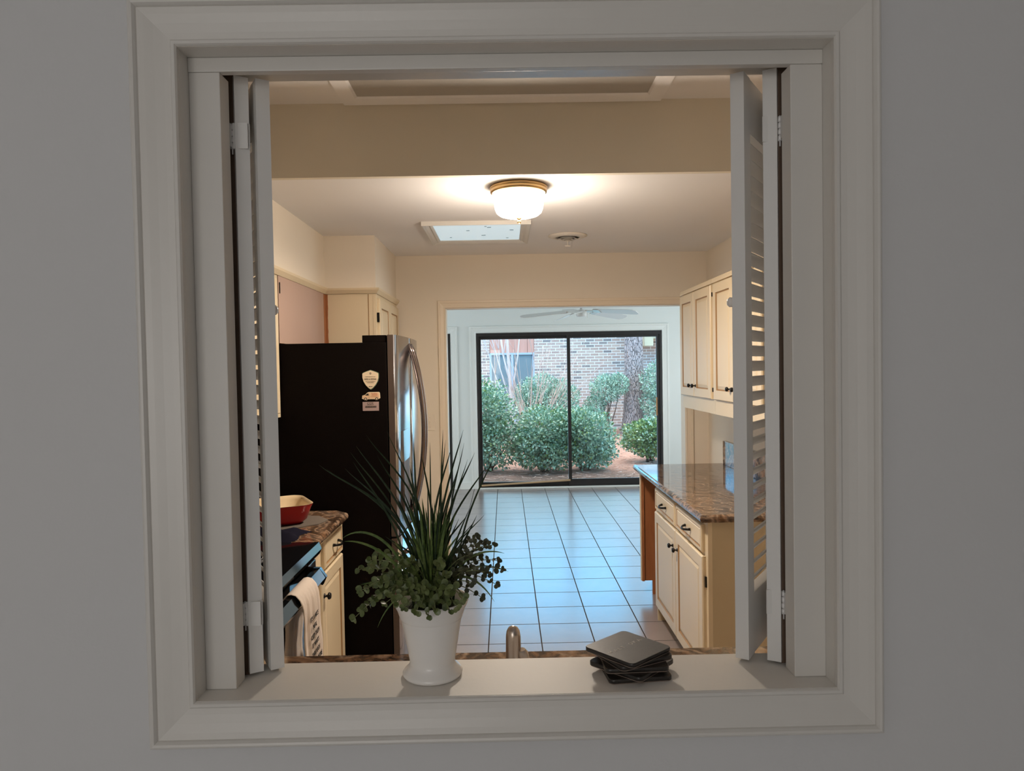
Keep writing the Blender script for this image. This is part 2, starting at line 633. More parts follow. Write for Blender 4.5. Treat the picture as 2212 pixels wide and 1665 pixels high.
def text_mesh(name, s, size, mat, parent, mw, label=None, thick=0.0003, sx=1.0, align='CENTER'):
    cu = bpy.data.curves.new(name, 'FONT')
    cu.body = s
    cu.size = size
    cu.align_x = align
    cu.align_y = 'CENTER'
    cu.extrude = thick
    cu.resolution_u = 3
    to = bpy.data.objects.new('tmp_' + name, cu)
    C.objects.link(to)
    dg = bpy.context.evaluated_depsgraph_get()
    me = bpy.data.meshes.new_from_object(to.evaluated_get(dg))
    bpy.data.objects.remove(to)
    bpy.data.curves.remove(cu)
    me.name = name
    me.materials.clear()
    me.materials.append(M[mat])
    org = WL[parent.name]
    me.transform(Matrix.Translation(-org) @ mw @ Matrix.Diagonal((sx, 1, 1, 1)))
    o = bpy.data.objects.new(name, me)
    C.objects.link(o)
    o.parent = parent
    WL[o.name] = org
    if label:
        o['label'] = label
    return o


# ------------------------------------------------------------------ key dimensions (metres, camera room at y<1, kitchen 1..5.33, sunroom 5.4..9.4)
WY0, WY1 = 1.010, 1.127           # pass-through wall
HL, HR, HB, HT = -0.459, 0.479, 1.123, 2.068
KL, KR, KB = -1.45, 1.52, 5.33    # kitchen left, right, back
H1, H2 = 2.757, 2.44              # raised ceiling, lower ceiling
YS = 3.13                         # step between them

# ------------------------------------------------------------------ structure: front room
bm = B((-3.2, HL, WY0, WY1, 0, H1), (HR, 3.2, WY0, WY1, 0, H1), (HL, HR, WY0, WY1, 0, HB), (HL, HR, WY0, WY1, HT, H1))
struct('wall_front', bm, 'wall_grey', 'grey painted wall with the square pass-through opening', 'wall')
bm = B((-3.2, -3.1, -3.2, WY0, 0, H1))
struct('wall_front_room_left', bm, 'wall_grey', 'grey left wall of the front room behind the camera', 'wall')
bm = B((3.1, 3.2, -3.2, WY0, 0, H1))
struct('wall_front_room_right', bm, 'wall_grey', 'grey right wall of the front room behind the camera', 'wall')
bm = B((-3.1, -1.9, -3.2, -3.1, 0, H1), (-0.1, 3.1, -3.2, -3.1, 0, H1), (-1.9, -0.1, -3.2, -3.1, 0, 0.7), (-1.9, -0.1, -3.2, -3.1, 2.3, H1))
struct('wall_front_room_rear', bm, 'wall_grey', 'grey rear wall with a window behind the camera', 'wall')
bm = B((-3.2, 3.2, -3.2, WY0, H1, H1 + 0.1))
struct('ceiling_front_room', bm, 'ceil', 'pale ceiling of the front room', 'ceiling')
bm = B((-3.2, 3.2, -3.2, WY0, -0.1, 0.0))
struct('floor_front_room', bm, 'wall_grey', 'pale floor of the front room behind the camera', 'floor')
bm = bmesh.new()
frame_sweep(bm, [(0, 0), (0, 0.02), (0.08, 0.02), (0.08, 0)], -1.9, -0.1, 0.7, 2.3, -3.1, s=1)
w3 = struct('window_3', bm, 'trim_white', 'white framed front room window behind the camera', 'window')
bm = B((-1.9, -0.1, -3.15, -3.145, 0.7, 2.3))  # sheet added to keep blue sky light out of the front room
obj('sky_block_sheet', bm, 'shutter_white', w3, 'unseen white sheet added to block the sky')

# jamb lining, casing, posts and head stop of the pass-through
bm = B((HL, HL + 0.012, 1.004, WY1, HB, HT), (HR - 0.012, HR, 1.004, WY1, HB, HT),
       (HL + 0.012, HR - 0.012, 1.004, WY1, HT - 0.014, HT))
struct('trim_1', bm, 'lining', 'glossy white painted lining inside the pass-through opening', 'trim')
bm = B((HL + 0.012, HR - 0.012, 1.004, WY1 + 0.002, HB, HB + 0.014))
struct('trim_13', bm, 'ledge', 'white painted ledge board carrying the plant and the coasters', 'ledge')
prof = [(0, 0.0), (0, 0.0075), (0.002, 0.0105), (0.006, 0.0105), (0.0085, 0.008), (0.0095, 0.0062), (0.018, 0.0072), (0.030, 0.0095), (0.042, 0.0125), (0.0505, 0.0140), (0.0515, 0.0128), (0.0525, 0.0150),
        (0.055, 0.0185), (0.058, 0.0192), (0.0605, 0.018), (0.0625, 0.0155), (0.0635, 0.0)]
bm = bmesh.new()
frame_sweep(bm, prof, HL + 0.0125, HR - 0.0125, HB + 0.0135, HT - 0.0135, WY0)
struct('trim_2', bm, 'trim_white', 'white moulded picture-frame casing around the pass-through', 'trim')
for (xa, xb, nm, lb) in ((-0.447, -0.4025, 'trim_3', 'flat white post inside the left edge of the pass-through'), (0.4205, 0.467, 'trim_4', 'flat white post inside the right edge of the pass-through')):
    bm = B((xa, xb, 1.040, 1.074, 1.1372, 2.0335), bev=0.0012)
    struct(nm, bm, 'trim_white', lb, 'trim')
bm = B((-0.447, 0.467, 1.038, 1.052, 2.0335, 2.0538), bev=0.0012)
struct('trim_5', bm, 'trim_white', 'white head stop board across the top of the pass-through', 'trim')
bm = B((-0.4468, -0.4300, 1.0745, 1.126, 1.1372, 2.0535), (0.4480, 0.4668, 1.0745, 1.126, 1.1372, 2.0535), (-0.4300, -0.4016, 1.0895, 1.0912, 1.1372, 2.0535), (0.4200, 0.4480, 1.0895, 1.0912, 1.1372, 2.0535))
struct('trim_6', bm, 'raw_wood', 'bare dark wood behind the posts where the shutters hang', 'trim')

# ------------------------------------------------------------------ kitchen + sunroom shell
bm = B((-3.4, 3.5, WY1, 9.5, -0.1, 0.0))
struct('floor', bm, 'tile', 'square ceramic floor tiles with dark grout', 'floor', origin=(0, 0, 0))
bm = B((KL - 0.1, KL, WY1, KB, 0, H1))
struct('wall_left', bm, 'wall_cream', 'cream left wall of the kitchen', 'wall')
bm = B((KR, KR + 0.1, WY1, KB, 0, H1))
struct('wall_right', bm, 'wall_cream', 'cream right wall of the kitchen', 'wall')
OL, OR, OT = -0.449, 1.360, 2.060
bm = B((KL - 0.1, OL, KB, KB + 0.12, 0, H2 + 0.3), (OR, KR + 0.1, KB, KB + 0.12, 0, H2 + 0.3), (OL, OR, KB, KB + 0.12, OT, H2 + 0.3))
struct('wall_back', bm, 'wall_cream', 'cream kitchen back wall around the wide cased opening', 'wall')
# ceilings: raised tray near the sink, lower ceiling beyond with a hole for the skylight
SX0, SX1, SY0, SY1 = -0.40, 0.10, 4.16, 4.68
bm = B((KL, SX0, YS + 0.03, KB, H2, H2 + 0.06), (SX1, KR, YS + 0.03, KB, H2, H2 + 0.06), (SX0, SX1, YS + 0.03, SY0, H2, H2 + 0.06), (SX0, SX1, SY1, KB, H2, H2 + 0.06))
struct('ceiling', bm, 'ceil', 'pale flat kitchen ceiling beyond the step', 'ceiling')
bm = B((KL, KR, WY1, YS, H1, H1 + 0.06))
struct('ceiling_raised', bm, 'ceil', 'raised tray ceiling just beyond the pass-through', 'ceiling')
bm = B((KL, KR, YS, YS + 0.03, H2 + 0.0, H1 + 0.06))
struct('trim_7', bm, 'header_tan', 'tan painted face of the ceiling step', 'ceiling step')
bm = B((KL, -1.12, 2.2, KB, 2.11, H2), (-1.12, -0.80, 4.487, KB, 2.11, H2))
struct('trim_8', bm, 'wall_cream', 'cream boxed soffit above the left cabinets', 'soffit')
# cased opening trim
prof2 = [(0, 0), (0, 0.012), (0.004, 0.015), (0.012, 0.012), (0.035, 0.016), (0.040, 0.020), (0.052, 0.020), (0.056, 0.016), (0.056, 0)]
bm = bmesh.new()
frame_sweep(bm, prof2, OL + 0.012, OR - 0.012, -0.05, OT - 0.012, KB, 'LTR')
box(bm, OL - 0.001, OL + 0.016, KB - 0.002, KB + 0.122, 0, OT)
box(bm, OR - 0.016, OR + 0.001, KB - 0.002, KB + 0.122, 0, OT)
box(bm, OL, OR, KB - 0.002, KB + 0.122, OT - 0.016, OT + 0.001)
struct('trim_9', bm, 'door_trim', 'cream moulded casing around the opening to the sunroom', 'trim')
# sunroom
SZ = 2.75
bm = B((-3.5, -3.4, KB + 0.12, 9.5, 0, 0.6), (-3.5, -3.4, KB + 0.12, 9.5, 2.3, SZ), (-3.5, -3.4, KB + 0.12, 6.2, 0.6, 2.3), (-3.5, -3.4, 8.6, 9.5, 0.6, 2.3))
struct('wall_sunroom_left', bm, 'sun_wall', 'white left sunroom wall with a window', 'wall')
bm = B((3.4, 3.5, KB + 0.12, 9.5, 0, 0.6), (3.4, 3.5, KB + 0.12, 9.5, 2.3, SZ), (3.4, 3.5, KB + 0.12, 6.2, 0.6, 2.3), (3.4, 3.5, 8.6, 9.5, 0.6, 2.3))
struct('wall_sunroom_right', bm, 'sun_wall', 'white right sunroom wall with a window', 'wall')
bm = B((-3.4, KL - 0.1, KB, KB + 0.12, 0, SZ), (KR + 0.1, 3.4, KB, KB + 0.12, 0, SZ))
struct('wall_sunroom_near', bm, 'sun_wall', 'white sunroom wall on the kitchen side', 'wall')
DL, DR, DT = -0.370, 2.068, 2.050
EL, ER = -3.10, -0.715
bm = B((-3.4, EL, 9.4, 9.5, 0, SZ), (ER, DL, 9.4, 9.5, 0, SZ), (DR, 3.4, 9.4, 9.5, 0, SZ), (EL, ER, 9.4, 9.5, DT, SZ), (DL, DR, 9.4, 9.5, DT, SZ))
struct('wall_sunroom_back', bm, 'sun_wall', 'white sunroom wall holding the sliding glass doors', 'wall')
bm = B((-3.5, 3.5, KB + 0.12, 9.5, SZ, SZ + 0.1))
struct('ceiling_sunroom', bm, 'sun_wall', 'white sunroom ceiling', 'ceiling')
prof3 = [(0, 0), (0, 0.014), (0.006, 0.018), (0.016, 0.013), (0.06, 0.017), (0.068, 0.024), (0.084, 0.024), (0.088, 0.018), (0.088, 0)]
bm = bmesh.new()
frame_sweep(bm, prof3, DL - 0.005, DR + 0.005, -0.1, DT + 0.005, 9.4, 'LTR')
struct('trim_10', bm, 'sun_trim', 'white moulded casing around the sliding glass doors', 'trim')
bm = bmesh.new()
frame_sweep(bm, prof3, EL - 0.005, ER + 0.005, -0.1, DT + 0.005, 9.4, 'LTR')
struct('trim_11', bm, 'sun_trim', 'white moulded casing at far left of the sunroom wall', 'trim')


def slider(name, x0, x1, label, ratio=0.497):
    top = DT
    bm = B((x0, x0 + 0.028, 9.385, 9.49, 0.0, top), (x1 - 0.028, x1, 9.385, 9.49, 0.0, top), (x0 + 0.028, x1 - 0.028, 9.385, 9.49, top - 0.045, top), (x0 + 0.028, x1 - 0.028, 9.385, 9.49, 0.0, 0.022))
    root = struct(name, bm, 'bronze', label, 'sliding door')
    xm = x0 + (x1 - x0) * ratio
    for i, (a, b, ya) in enumerate(((x0 + 0.028, xm + 0.025, 9.44), (xm - 0.022, x1 - 0.028, 9.40))):
        w = 0.028 if i == 0 else 0.040
        z0, z1 = 0.022, top - 0.045
        rail = 0.055 if i == 0 else 0.085
        bm = B((a, a + w, ya, ya + 0.03, z0, z1), (b - w, b, ya, ya + 0.03, z0, z1), (a + w, b - w, ya, ya + 0.03, z1 - 0.035, z1), (a + w, b - w, ya, ya + 0.03, z0, z0 + rail))
        s = obj('sash', bm, 'bronze', root)
        bm = B((a + w, b - w, ya + 0.013, ya + 0.018, z0 + rail, z1 - 0.035))
        obj('glass_pane', bm, 'glass', s)
    return root, xm


d1, XM = slider('door_1', DL, DR, 'wide black framed sliding glass doors looking onto the shrubs')
d2, _ = slider('door_2', EL, ER, 'second black framed glass door at far left of the sunroom')
bm = B((DR - 0.085, DR - 0.068, 9.365, 9.388, 0.93, 1.17), bev=0.004)
obj('pull_handle', bm, 'wood_handle', d1, 'honey wood pull handle')
bm = B((DR - 0.066, DR - 0.045, 9.388, 9.40, 0.96, 1.14), bev=0.003)
obj('latch', bm, 'black', d1, 'black latch plate')
bm = B((DL, DR, 9.34, 9.384, 0.0, 0.018), bev=0.003)
obj('threshold', bm, 'sun_trim', d1, 'white threshold strip')
bm = bmesh.new()
tube(bm, [(DL + 0.035, 9.372, 0.045), (XM - 0.005, 9.372, 0.098)], 0.013, 10)
tag(obj('security_bar', bm, 'dowel'), 'pale wooden security bar leaning in the sliding door track', 'security bar')

for nm, xx, lb in (('window_1', -3.45, 'unseen left sunroom window closed by an added sheet that blocks the sky'), ('window_2', 3.45, 'unseen right sunroom window closed by an added sheet that blocks the sky')):
    bm = B((xx - 0.03, xx + 0.03, 6.2, 6.26, 0.6, 2.3), (xx - 0.03, xx + 0.03, 8.54, 8.6, 0.6, 2.3), (xx - 0.03, xx + 0.03, 6.26, 8.54, 0.6, 0.66), (xx - 0.03, xx + 0.03, 6.26, 8.54, 2.24, 2.3))
    w_ = struct(nm, bm, 'sun_trim', lb, 'window')
    bm = B((xx - 0.003, xx + 0.003, 6.26, 8.54, 0.66, 2.24))  # added sheet stops sky light coming through the side opening
    obj('sky_block_sheet', bm, 'sun_trim', w_)
# baseboards of the sunroom back wall
bm = B((ER + 0.095, DL - 0.095, 9.385, 9.4, 0, 0.09))
struct('baseboard_back', bm, 'sun_trim', 'short white baseboard between the two glass doors', 'baseboard')

# ------------------------------------------------------------------ shutters


def shutter(name, side, label):
    root = thing(name, (side * 0.41, 1.10, 1.14), label, 'shutter')
    ZB, ZT = 1.1415, 2.046
    TH = 0.0205

    def panel(pn, p0, p1, kind, zoff=0.0):
        # p0 near, p1 far corner of the face nearest the room centre line; thickness outward
        p0, p1 = Vector(p0), Vector(p1)
        d = (p1 - p0).normalized()
        L = (p1 - p0).length
        nrm = Vector((side * abs(d.y), -abs(d.x) * 1.0, 0)) if False else Vector((side * d.y, -side * d.x, 0))
        if nrm.x * side < 0:
            nrm = -nrm

        def pt(u, t, z):
            q = p0 + d * u + nrm * t
            return (q.x, q.y, z)

        def bx(bm, u0, u1, t0, t1, z0, z1):
            quadbox(bm, [pt(u0, t0, z0), pt(u1, t0, z0), pt(u1, t1, z0), pt(u0, t1, z0)], [pt(u0, t0, z1), pt(u1, t0, z1), pt(u1, t1, z1), pt(u0, t1, z1)])
        bm = bmesh.new()
        sw = 0.034
        for (a, b) in ((0, sw), (L - sw, L)):
            bx(bm, a, b, 0, TH, ZB, ZT)
        fr = obj(pn, bm, 'shutter_white', root)
        bm = bmesh.new()
        bx(bm, sw, L - sw, 0.001, TH - 0.001, ZB, ZB + 0.095)
        obj('rail', bm, 'shutter_white', fr)
        bm = bmesh.new()
        bx(bm, sw, L - sw, 0.001, TH - 0.001, ZT - 0.085, ZT)
        obj('rail', bm, 'shutter_white', fr)
        bm = bmesh.new()
        z = ZB + 0.112
        while z < ZT - 0.09:
            # slat: tilted board across the panel thickness and beyond
            a = 0.85
            hw, ht = 0.0100, 0.0023
            ca, sa = math.cos(a), math.sin(a)
            prof_ = []
            for (ss, tt) in ((-1, -1), (-0.9, -1.0), (0.9, -1.0), (1, 0), (0.9, 1.0), (-0.9, 1), (-1, 0.2)):
                uu, vv = ss * hw, tt * ht
                prof_.append((TH / 2 + uu * ca - vv * sa, z + uu * sa + vv * ca))
            quadbox(bm, [pt(sw - 0.002, t, zz) for t, zz in prof_], [pt(L - sw + 0.002, t, zz) for t, zz in prof_])
            z += 0.0246
        obj('louvers', bm, 'shutter_white', fr)
        return fr
    # outer panel hinged at the post, inner panel folded back beside it
    s = side
    panel('outer_panel', (s * 0.3800 if s < 0 else 0.3990, 1.092, 0), (s * 0.486 if s < 0 else 0.503, 1.274, 0), 0)
    inner = panel('inner_panel', (s * 0.3520 if s < 0 else 0.3535, 1.104, 0), (s * 0.4640 if s < 0 else 0.4775, 1.286, 0), 1)
    # hinges with leaf on the outer panel's edge and knuckles beside it
    ex = -0.3900 if s < 0 else 0.4090
    for (za, zb) in ((1.215, 1.252), (1.938, 1.976)):
        bm = B((ex - 0.0115, ex + 0.0115, 1.0885, 1.0905, za, zb))
        if s < 0:
            box(bm, ex - 0.0118, ex + 0.0102, 1.0835, 1.0852, za, zb)
        h = obj('hinge', bm, 'shutter_white', root)
        kx = ex + s * 0.0140
        bm = bmesh.new()
        n = 4
        for k in range(n):
            z0 = za + (zb - za) * k / n
            z1 = za + (zb - za) * (k + 0.86) / n
            tube(bm, [(kx, 1.0865, z0), (kx, 1.0865, z1)], 0.0029, 10)
        tube(bm, [(kx, 1.0865, za - 0.008), (kx, 1.0865, zb)], 0.0013, 8)
        obj('knuckle', bm, 'knob_white', h)
        # plate on the post side
        bm = B((kx - 0.0005 * s, kx + s * 0.007, 1.078, 1.0888, za + 0.002, zb - 0.002))
        obj('leaf_plate', bm, 'shutter_white', h)
    # porcelain knob on the inner panel
    kz = 1.700
    bx_, by_ = (-0.3735, 1.138) if s < 0 else (0.3715, 1.138)
    bm = bmesh.new()
    prf = [(0.0035, 0), (0.0035, 0.004), (0.0075, 0.0075), (0.008, 0.011), (0.005, 0.0145), (0, 0.0155)]
    lathe(bm, prf, 0, 0, 20)
    ang = Matrix.Translation(Vector((bx_, by_, kz))) @ Matrix.Rotation((PI / 2) * (1 if s < 0 else -1), 4, 'Y')
    bmesh.ops.transform(bm, matrix=ang, verts=bm.verts[:])
    obj('knob', bm, 'knob_white', root, 'small round white knob')
    return root


shutter('bifold_shutter', -1, 'white bifold louvered shutter folded back at the left side of the opening')
shutter('bifold_shutter', 1, 'white bifold louvered shutter folded back at the right side of the opening')

# ------------------------------------------------------------------ cabinet doors and hardware


def raised_door(bm, side, xf, y0, y1, z0, z1, t=0.019, stile=0.05, flat=False):
    """door slab whose face is at xf; side=+1 faces +x, -1 faces -x; material 1 = glaze"""
    xb = xf - side * t

    def ring(ins, dep):
        return [bm.verts.new((xf - side * dep, a, b)) for a, b in ((y0 + ins, z0 + ins), (y1 - ins, z0 + ins), (y1 - ins, z1 - ins), (y0 + ins, z1 - ins))]
    rs = [([bm.verts.new((xb, a, b)) for a, b in ((y0, z0), (y1, z0), (y1, z1), (y0, z1))], 0),
          (ring(0.0, 0.006), 0), (ring(0.0045, 0.0), 0)]
    if flat:
        st = min(stile, (z1 - z0) * 0.22)
        rs += [(ring(st, 0.0), 0), (ring(st + 0.0025, 0.004), 1), (ring(st + 0.006, 0.004), 1), (ring(st + 0.010, 0.001), 0)]
    else:
        rs += [(ring(stile, 0.0), 0), (ring(stile + 0.003, 0.007), 1), (ring(stile + 0.0075, 0.007), 1), (ring(stile + 0.024, 0.002), 0), (ring(stile + 0.026, 0.0015), 0)]
    for (a, _), (b, mi) in zip(rs, rs[1:]):
        for k in range(4):
            f = bm.faces.new((a[k], a[(k + 1) % 4], b[(k + 1) % 4], b[k]))
            f.material_index = mi
    bm.faces.new(rs[-1][0]).material_index = 0
    bm.faces.new(list(reversed(rs[0][0]))).material_index = 0


def cab_knob(parent, side, x, y, z, r=0.013):
    bm = bmesh.new()
    lathe(bm, [(0, 0), (r * 0.75, 0), (r * 0.7, 0.003), (r * 0.35, 0.007), (r * 0.35, 0.014), (r * 1.0, 0.019), (r * 1.05, 0.024), (r * 0.8, 0.030), (0, 0.031)], 0, 0, 16)
    bmesh.ops.transform(bm, matrix=Matrix.Translation(Vector((x, y, z))) @ Matrix.Rotation(side * PI / 2, 4, 'Y'), verts=bm.verts[:])
    return obj('knob', bm, 'black', parent, 'small black knob')


def cab_pull(parent, side, x, y, z, w=0.085):
    bm = bmesh.new()
    pts = []
    for i in range(13):
        a = i / 12.0
        out = 0.028 * math.sin(PI * a) ** 0.55
        pts.append((x + side * (0.002 + out), y + (a - 0.5) * w, z - 0.006 * math.sin(PI * a)))
    tube(bm, pts, [0.0075 if i in (0, 12) else 0.0058 for i in range(13)], 8)
    return obj('pull', bm, 'black', parent, 'black bow pull')


# right base cabinet
root = thing('base_cabinet', (1.2, 3.85, 0), 'cream base cabinet with two drawers and two doors under the right granite worktop', 'cabinet')
XF = 0.912
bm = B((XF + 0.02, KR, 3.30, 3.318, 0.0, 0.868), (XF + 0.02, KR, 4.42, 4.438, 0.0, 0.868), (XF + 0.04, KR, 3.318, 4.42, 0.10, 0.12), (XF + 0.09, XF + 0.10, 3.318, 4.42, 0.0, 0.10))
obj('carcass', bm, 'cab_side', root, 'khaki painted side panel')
bm = B((XF + 0.0195, XF + 0.040, 3.298, 3.345, 0.10, 0.868), (XF + 0.0195, XF + 0.040, 4.385, 4.44, 0.10, 0.868), (XF + 0.0195, XF + 0.040, 3.345, 4.385, 0.83, 0.868),
       (XF + 0.0195, XF + 0.040, 3.345, 4.385, 0.69, 0.716), (XF + 0.0195, XF + 0.040, 3.345, 4.385, 0.10, 0.13), (XF + 0.0195, XF + 0.040, 3.845, 3.895, 0.13, 0.83), bev=0.001)
obj('face_frame', bm, 'cab', root)
for (a, b) in ((3.345, 3.845), (3.885, 4.385)):
    bm = bmesh.new()
    raised_door(bm, -1, XF, a, b, 0.712, 0.842, flat=True, stile=0.018)
    dr = obj('drawer', bm, ['cab', 'glaze'], root)
    cab_pull(dr, -1, XF, (a + b) / 2 - 0.01, 0.776, 0.10)
for (a, b, ky) in ((3.332, 3.862, 3.815), (3.868, 4.398, 3.915)):
    bm = bmesh.new()
    raised_door(bm, -1, XF, a, b, 0.105, 0.694, stile=0.058)
    dr = obj('door', bm, ['cab', 'glaze'], root)
    cab_knob(dr, -1, XF, ky, 0.60)
bm = B((XF + 0.012, XF + 0.0195, 3.319, 3.331, 0.55, 0.60), bev=0.001)
obj('hinge', bm, 'black', root, 'small dark hinge')
# far end panel of raw wood beyond the open bay
root = thing('end_panel', (1.2, 4.95, 0), 'orange brown plywood end panel with toe notch at the far end of the worktop', 'panel')
bm = bmesh.new()
pa = [(0.930, 0.098), (1.004, 0.098), (1.004, 0.0), (1.50, 0.0), (1.50, 0.868), (0.930, 0.868)]
quadbox(bm, [(x, 4.930, z) for x, z in pa], [(x, 4.948, z) for x, z in pa])
obj('board', bm, 'orange_wood', root)
bm = B((0.924, 0.930, 4.926, 4.952, 0.098, 0.868))
obj('edge_strip', bm, 'cab', root, 'cream edge strip')
bm = B((0.930, 0.946, 4.912, 4.930, 0.098, 0.868))
obj('corner_batten', bm, 'orange_wood', root)

# right worktop
root = thing('granite_worktop', (1.2, 4.1, 0.868), 'polished brown granite worktop on the right side of the kitchen', 'worktop')


def slab(x0, x1, y0, y1, z0, z1, rnd, clip=0.0, cs=1):
    bm = bmesh.new()
    # edge profile : ogee-ish, swept round the free rectangle by insetting
    lay = [(z0, rnd * 0.9), (z0 + (z1 - z0) * 0.25, rnd * 0.15), (z0 + (z1 - z0) * 0.5, 0), (z0 + (z1 - z0) * 0.75, rnd * 0.2), (z0 + (z1 - z0) * 0.92, rnd * 0.7), (z1, rnd * 1.3)]
    prev = None
    for z, i in lay:
        a0, a1, b0, b1 = x0 + i, x1 - i, y0 + i, y1 - i
        c = clip
        pts = [(a0, b0), (a1, b0), (a1, b1 - c), (a1 - c, b1), (a0, b1)] if (clip and cs > 0) else [(a0, b0), (a1, b0), (a1, b1), (a0, b1)]
        r = [bm.verts.new((p[0], p[1], z)) for p in pts]
        if prev:
            for k in range(len(r)):
                bm.faces.new((prev[k], prev[(k + 1) % len(r)], r[(k + 1) % len(r)], r[k]))
        else:
            bm.faces.new(list(reversed(r)))
        prev = r
    bm.faces.new(prev)
    return bm


obj('slab', slab(0.884, KR, 3.255, 4.972, 0.868, 0.905, 0.012), 'granite', root)
bm = B((1.494, KR, 3.27, 4.90, 0.9052, 1.068), bev=0.002)
obj('backsplash', bm, 'granite', root)

# right wall cabinets
def wall_cab(y0, y1, doors, label, hinge_y):
    root = thing('wall_cabinet', (1.36, (y0 + y1) / 2, 1.31), label, 'cabinet')
    xf = 1.190
    bm = B((xf + 0.02, KR, y0, y1, 1.385, 2.085))
    obj('carcass', bm, 'cab', root)
    bm = B((xf + 0.0195, xf + 0.038, y0, y1, 1.309, 1.385), bev=0.001)
    obj('valance', bm, 'cab', root)
    bm = B((xf + 0.004, xf + 0.03, y0, y1, 2.062, 2.088), bev=0.003)
    obj('top_rail', bm, 'cab', root)
    for (a, b, ky) in doors:
        bm = bmesh.new()
        raised_door(bm, -1, xf, a, b, 1.395, 2.056, stile=0.055)
        d = obj('door', bm, ['cab', 'glaze'], root)
        cab_knob(d, -1, xf, ky, 1.465, 0.012)
    for hz in (1.45, 2.0):
        bm = B((xf + 0.008, xf + 0.0195, hinge_y - 0.006, hinge_y + 0.006, hz - 0.012, hz + 0.012))
        obj('hinge', bm, 'black', root, 'small dark hinge')


wall_cab(4.10, 4.842, [(4.494, 4.830, 4.535), (4.122, 4.488, 4.45)], 'cream wall cabinet at the far end of the right wall', 4.114)
wall_cab(3.28, 4.098, [(3.715, 4.070, 3.750), (3.30, 3.705, 3.668)], 'cream wall cabinet on the right wall, half hidden by the shutter', 4.080)

# ------------------------------------------------------------------ left side: worktop, cabinet, range, fridge, pantry, upper
root = thing('base_cabinet', (-1.1, 3.2, 0), 'small cream base cabinet with one drawer and one door beside the range', 'cabinet')
XL = -0.822
bm = B((KL, XL - 0.04, 2.875, 3.545, 0.1, 0.868))
obj('carcass', bm, 'cab', root)
bm = B((XL - 0.04, XL - 0.02, 2.875, 3.20, 0.1, 0.868), (XL - 0.04, XL - 0.02, 3.52, 3.547, 0.1, 0.868), (XL - 0.04, XL - 0.02, 3.20, 3.52, 0.845, 0.868),
       (XL - 0.04, XL - 0.02, 3.20, 3.52, 0.69, 0.712), (XL - 0.04, XL - 0.02, 3.20, 3.52, 0.1, 0.13), bev=0.001)
obj('face_frame', bm, 'cab', root)
bm = bmesh.new()
raised_door(bm, 1, XL, 3.19, 3.535, 0.708, 0.850, flat=True, stile=0.018)
d = obj('drawer', bm, ['cab', 'glaze'], root)
cab_pull(d, 1, XL, 3.385, 0.782, 0.10)
bm = bmesh.new()
raised_door(bm, 1, XL, 3.12, 3.535, 0.105, 0.694, stile=0.055)
d = obj('door', bm, ['cab', 'glaze'], root)
cab_knob(d, 1, XL, 3.155, 0.60, 0.015)

root = thing('granite_worktop', (-1.1, 3.2, 0.868), 'brown granite worktop with a clipped corner beside the range', 'worktop')
obj('slab', slab(KL, -0.782, 2.872, 3.552, 0.8685, 0.905, 0.010, 0.055, 1), 'granite', root)

# range
RY0, RY1 = 2.112, 2.870
root = thing('range', (-1.1, 2.5, 0), 'black electric range with glossy cooktop and oven door', 'range')
bm = B((KL + 0.02, -0.800, RY0, RY1, 0.03, 0.865), bev=0.003)
obj('body', bm, 'black_gloss', root)
bm = bmesh.new()
quadbox(bm, [(KL + 0.02, RY0, 0.866), (-0.760, RY0, 0.866), (-0.752, RY0, 0.885), (-0.762, RY0, 0.912), (KL + 0.02, RY0, 0.912)],
        [(KL + 0.02, RY1 - 0.004, 0.866), (-0.760, RY1 - 0.004, 0.866), (-0.752, RY1 - 0.004, 0.885), (-0.762, RY1 - 0.004, 0.912), (KL + 0.02, RY1 - 0.004, 0.912)])
ct = obj('cooktop', bm, 'black_gloss', root, 'glossy black cooktop')
for (cx, cy, rr) in ((-0.99, 2.62, 0.105), (-1.24, 2.62, 0.08), (-0.99, 2.32, 0.08), (-1.24, 2.32, 0.105)):
    bm = bmesh.new()
    k = rr
    while k > 0.02:
        lathe(bm, [(k, 0.9122), (k, 0.9134), (k - 0.003, 0.9134), (k - 0.003, 0.9122), (k, 0.9122)], cx, cy, 48)
        k -= 0.0115
    obj('burner', bm, 'ring', ct, 'grey ringed burner mark')
bm = B((-0.800, -0.776, RY0 + 0.006, RY1 - 0.006, 0.16, 0.845), bev=0.004)
dr = obj('oven_door', bm, 'black_gloss', root)
bm = B((-0.776, -0.7735, RY0 + 0.09, RY1 - 0.09, 0.30, 0.70))
obj('oven_window', bm, 'black_gloss', dr)
bm = bmesh.new()
# strap handle: wide slanted bar with end brackets
hp = [(-0.748, 0.842), (-0.722, 0.846), (-0.700, 0.812), (-0.712, 0.792), (-0.735, 0.822)]
quadbox(bm, [(x, RY0 + 0.05, z) for x, z in hp], [(x, RY1 - 0.135, z) for x, z in hp])
for yy in (RY0 + 0.05, RY1 - 0.155):
    eb = [(-0.775, 0.850), (-0.722, 0.847), (-0.698, 0.812), (-0.712, 0.782), (-0.775, 0.800)]
    quadbox(bm, [(x, yy, z) for x, z in eb], [(x, yy + 0.02, z) for x, z in eb])
obj('handle', bm, 'black_gloss', dr, 'wide black handle')
bm = B((-0.798, -0.775, RY0 + 0.006, RY1 - 0.006, 0.03, 0.15), bev=0.004)
obj('drawer', bm, 'black_gloss', root)
bm = B((KL + 0.02, KL + 0.09, RY0, RY1, 0.912, 1.08), bev=0.006)
obj('backguard', bm, 'black_gloss', root)

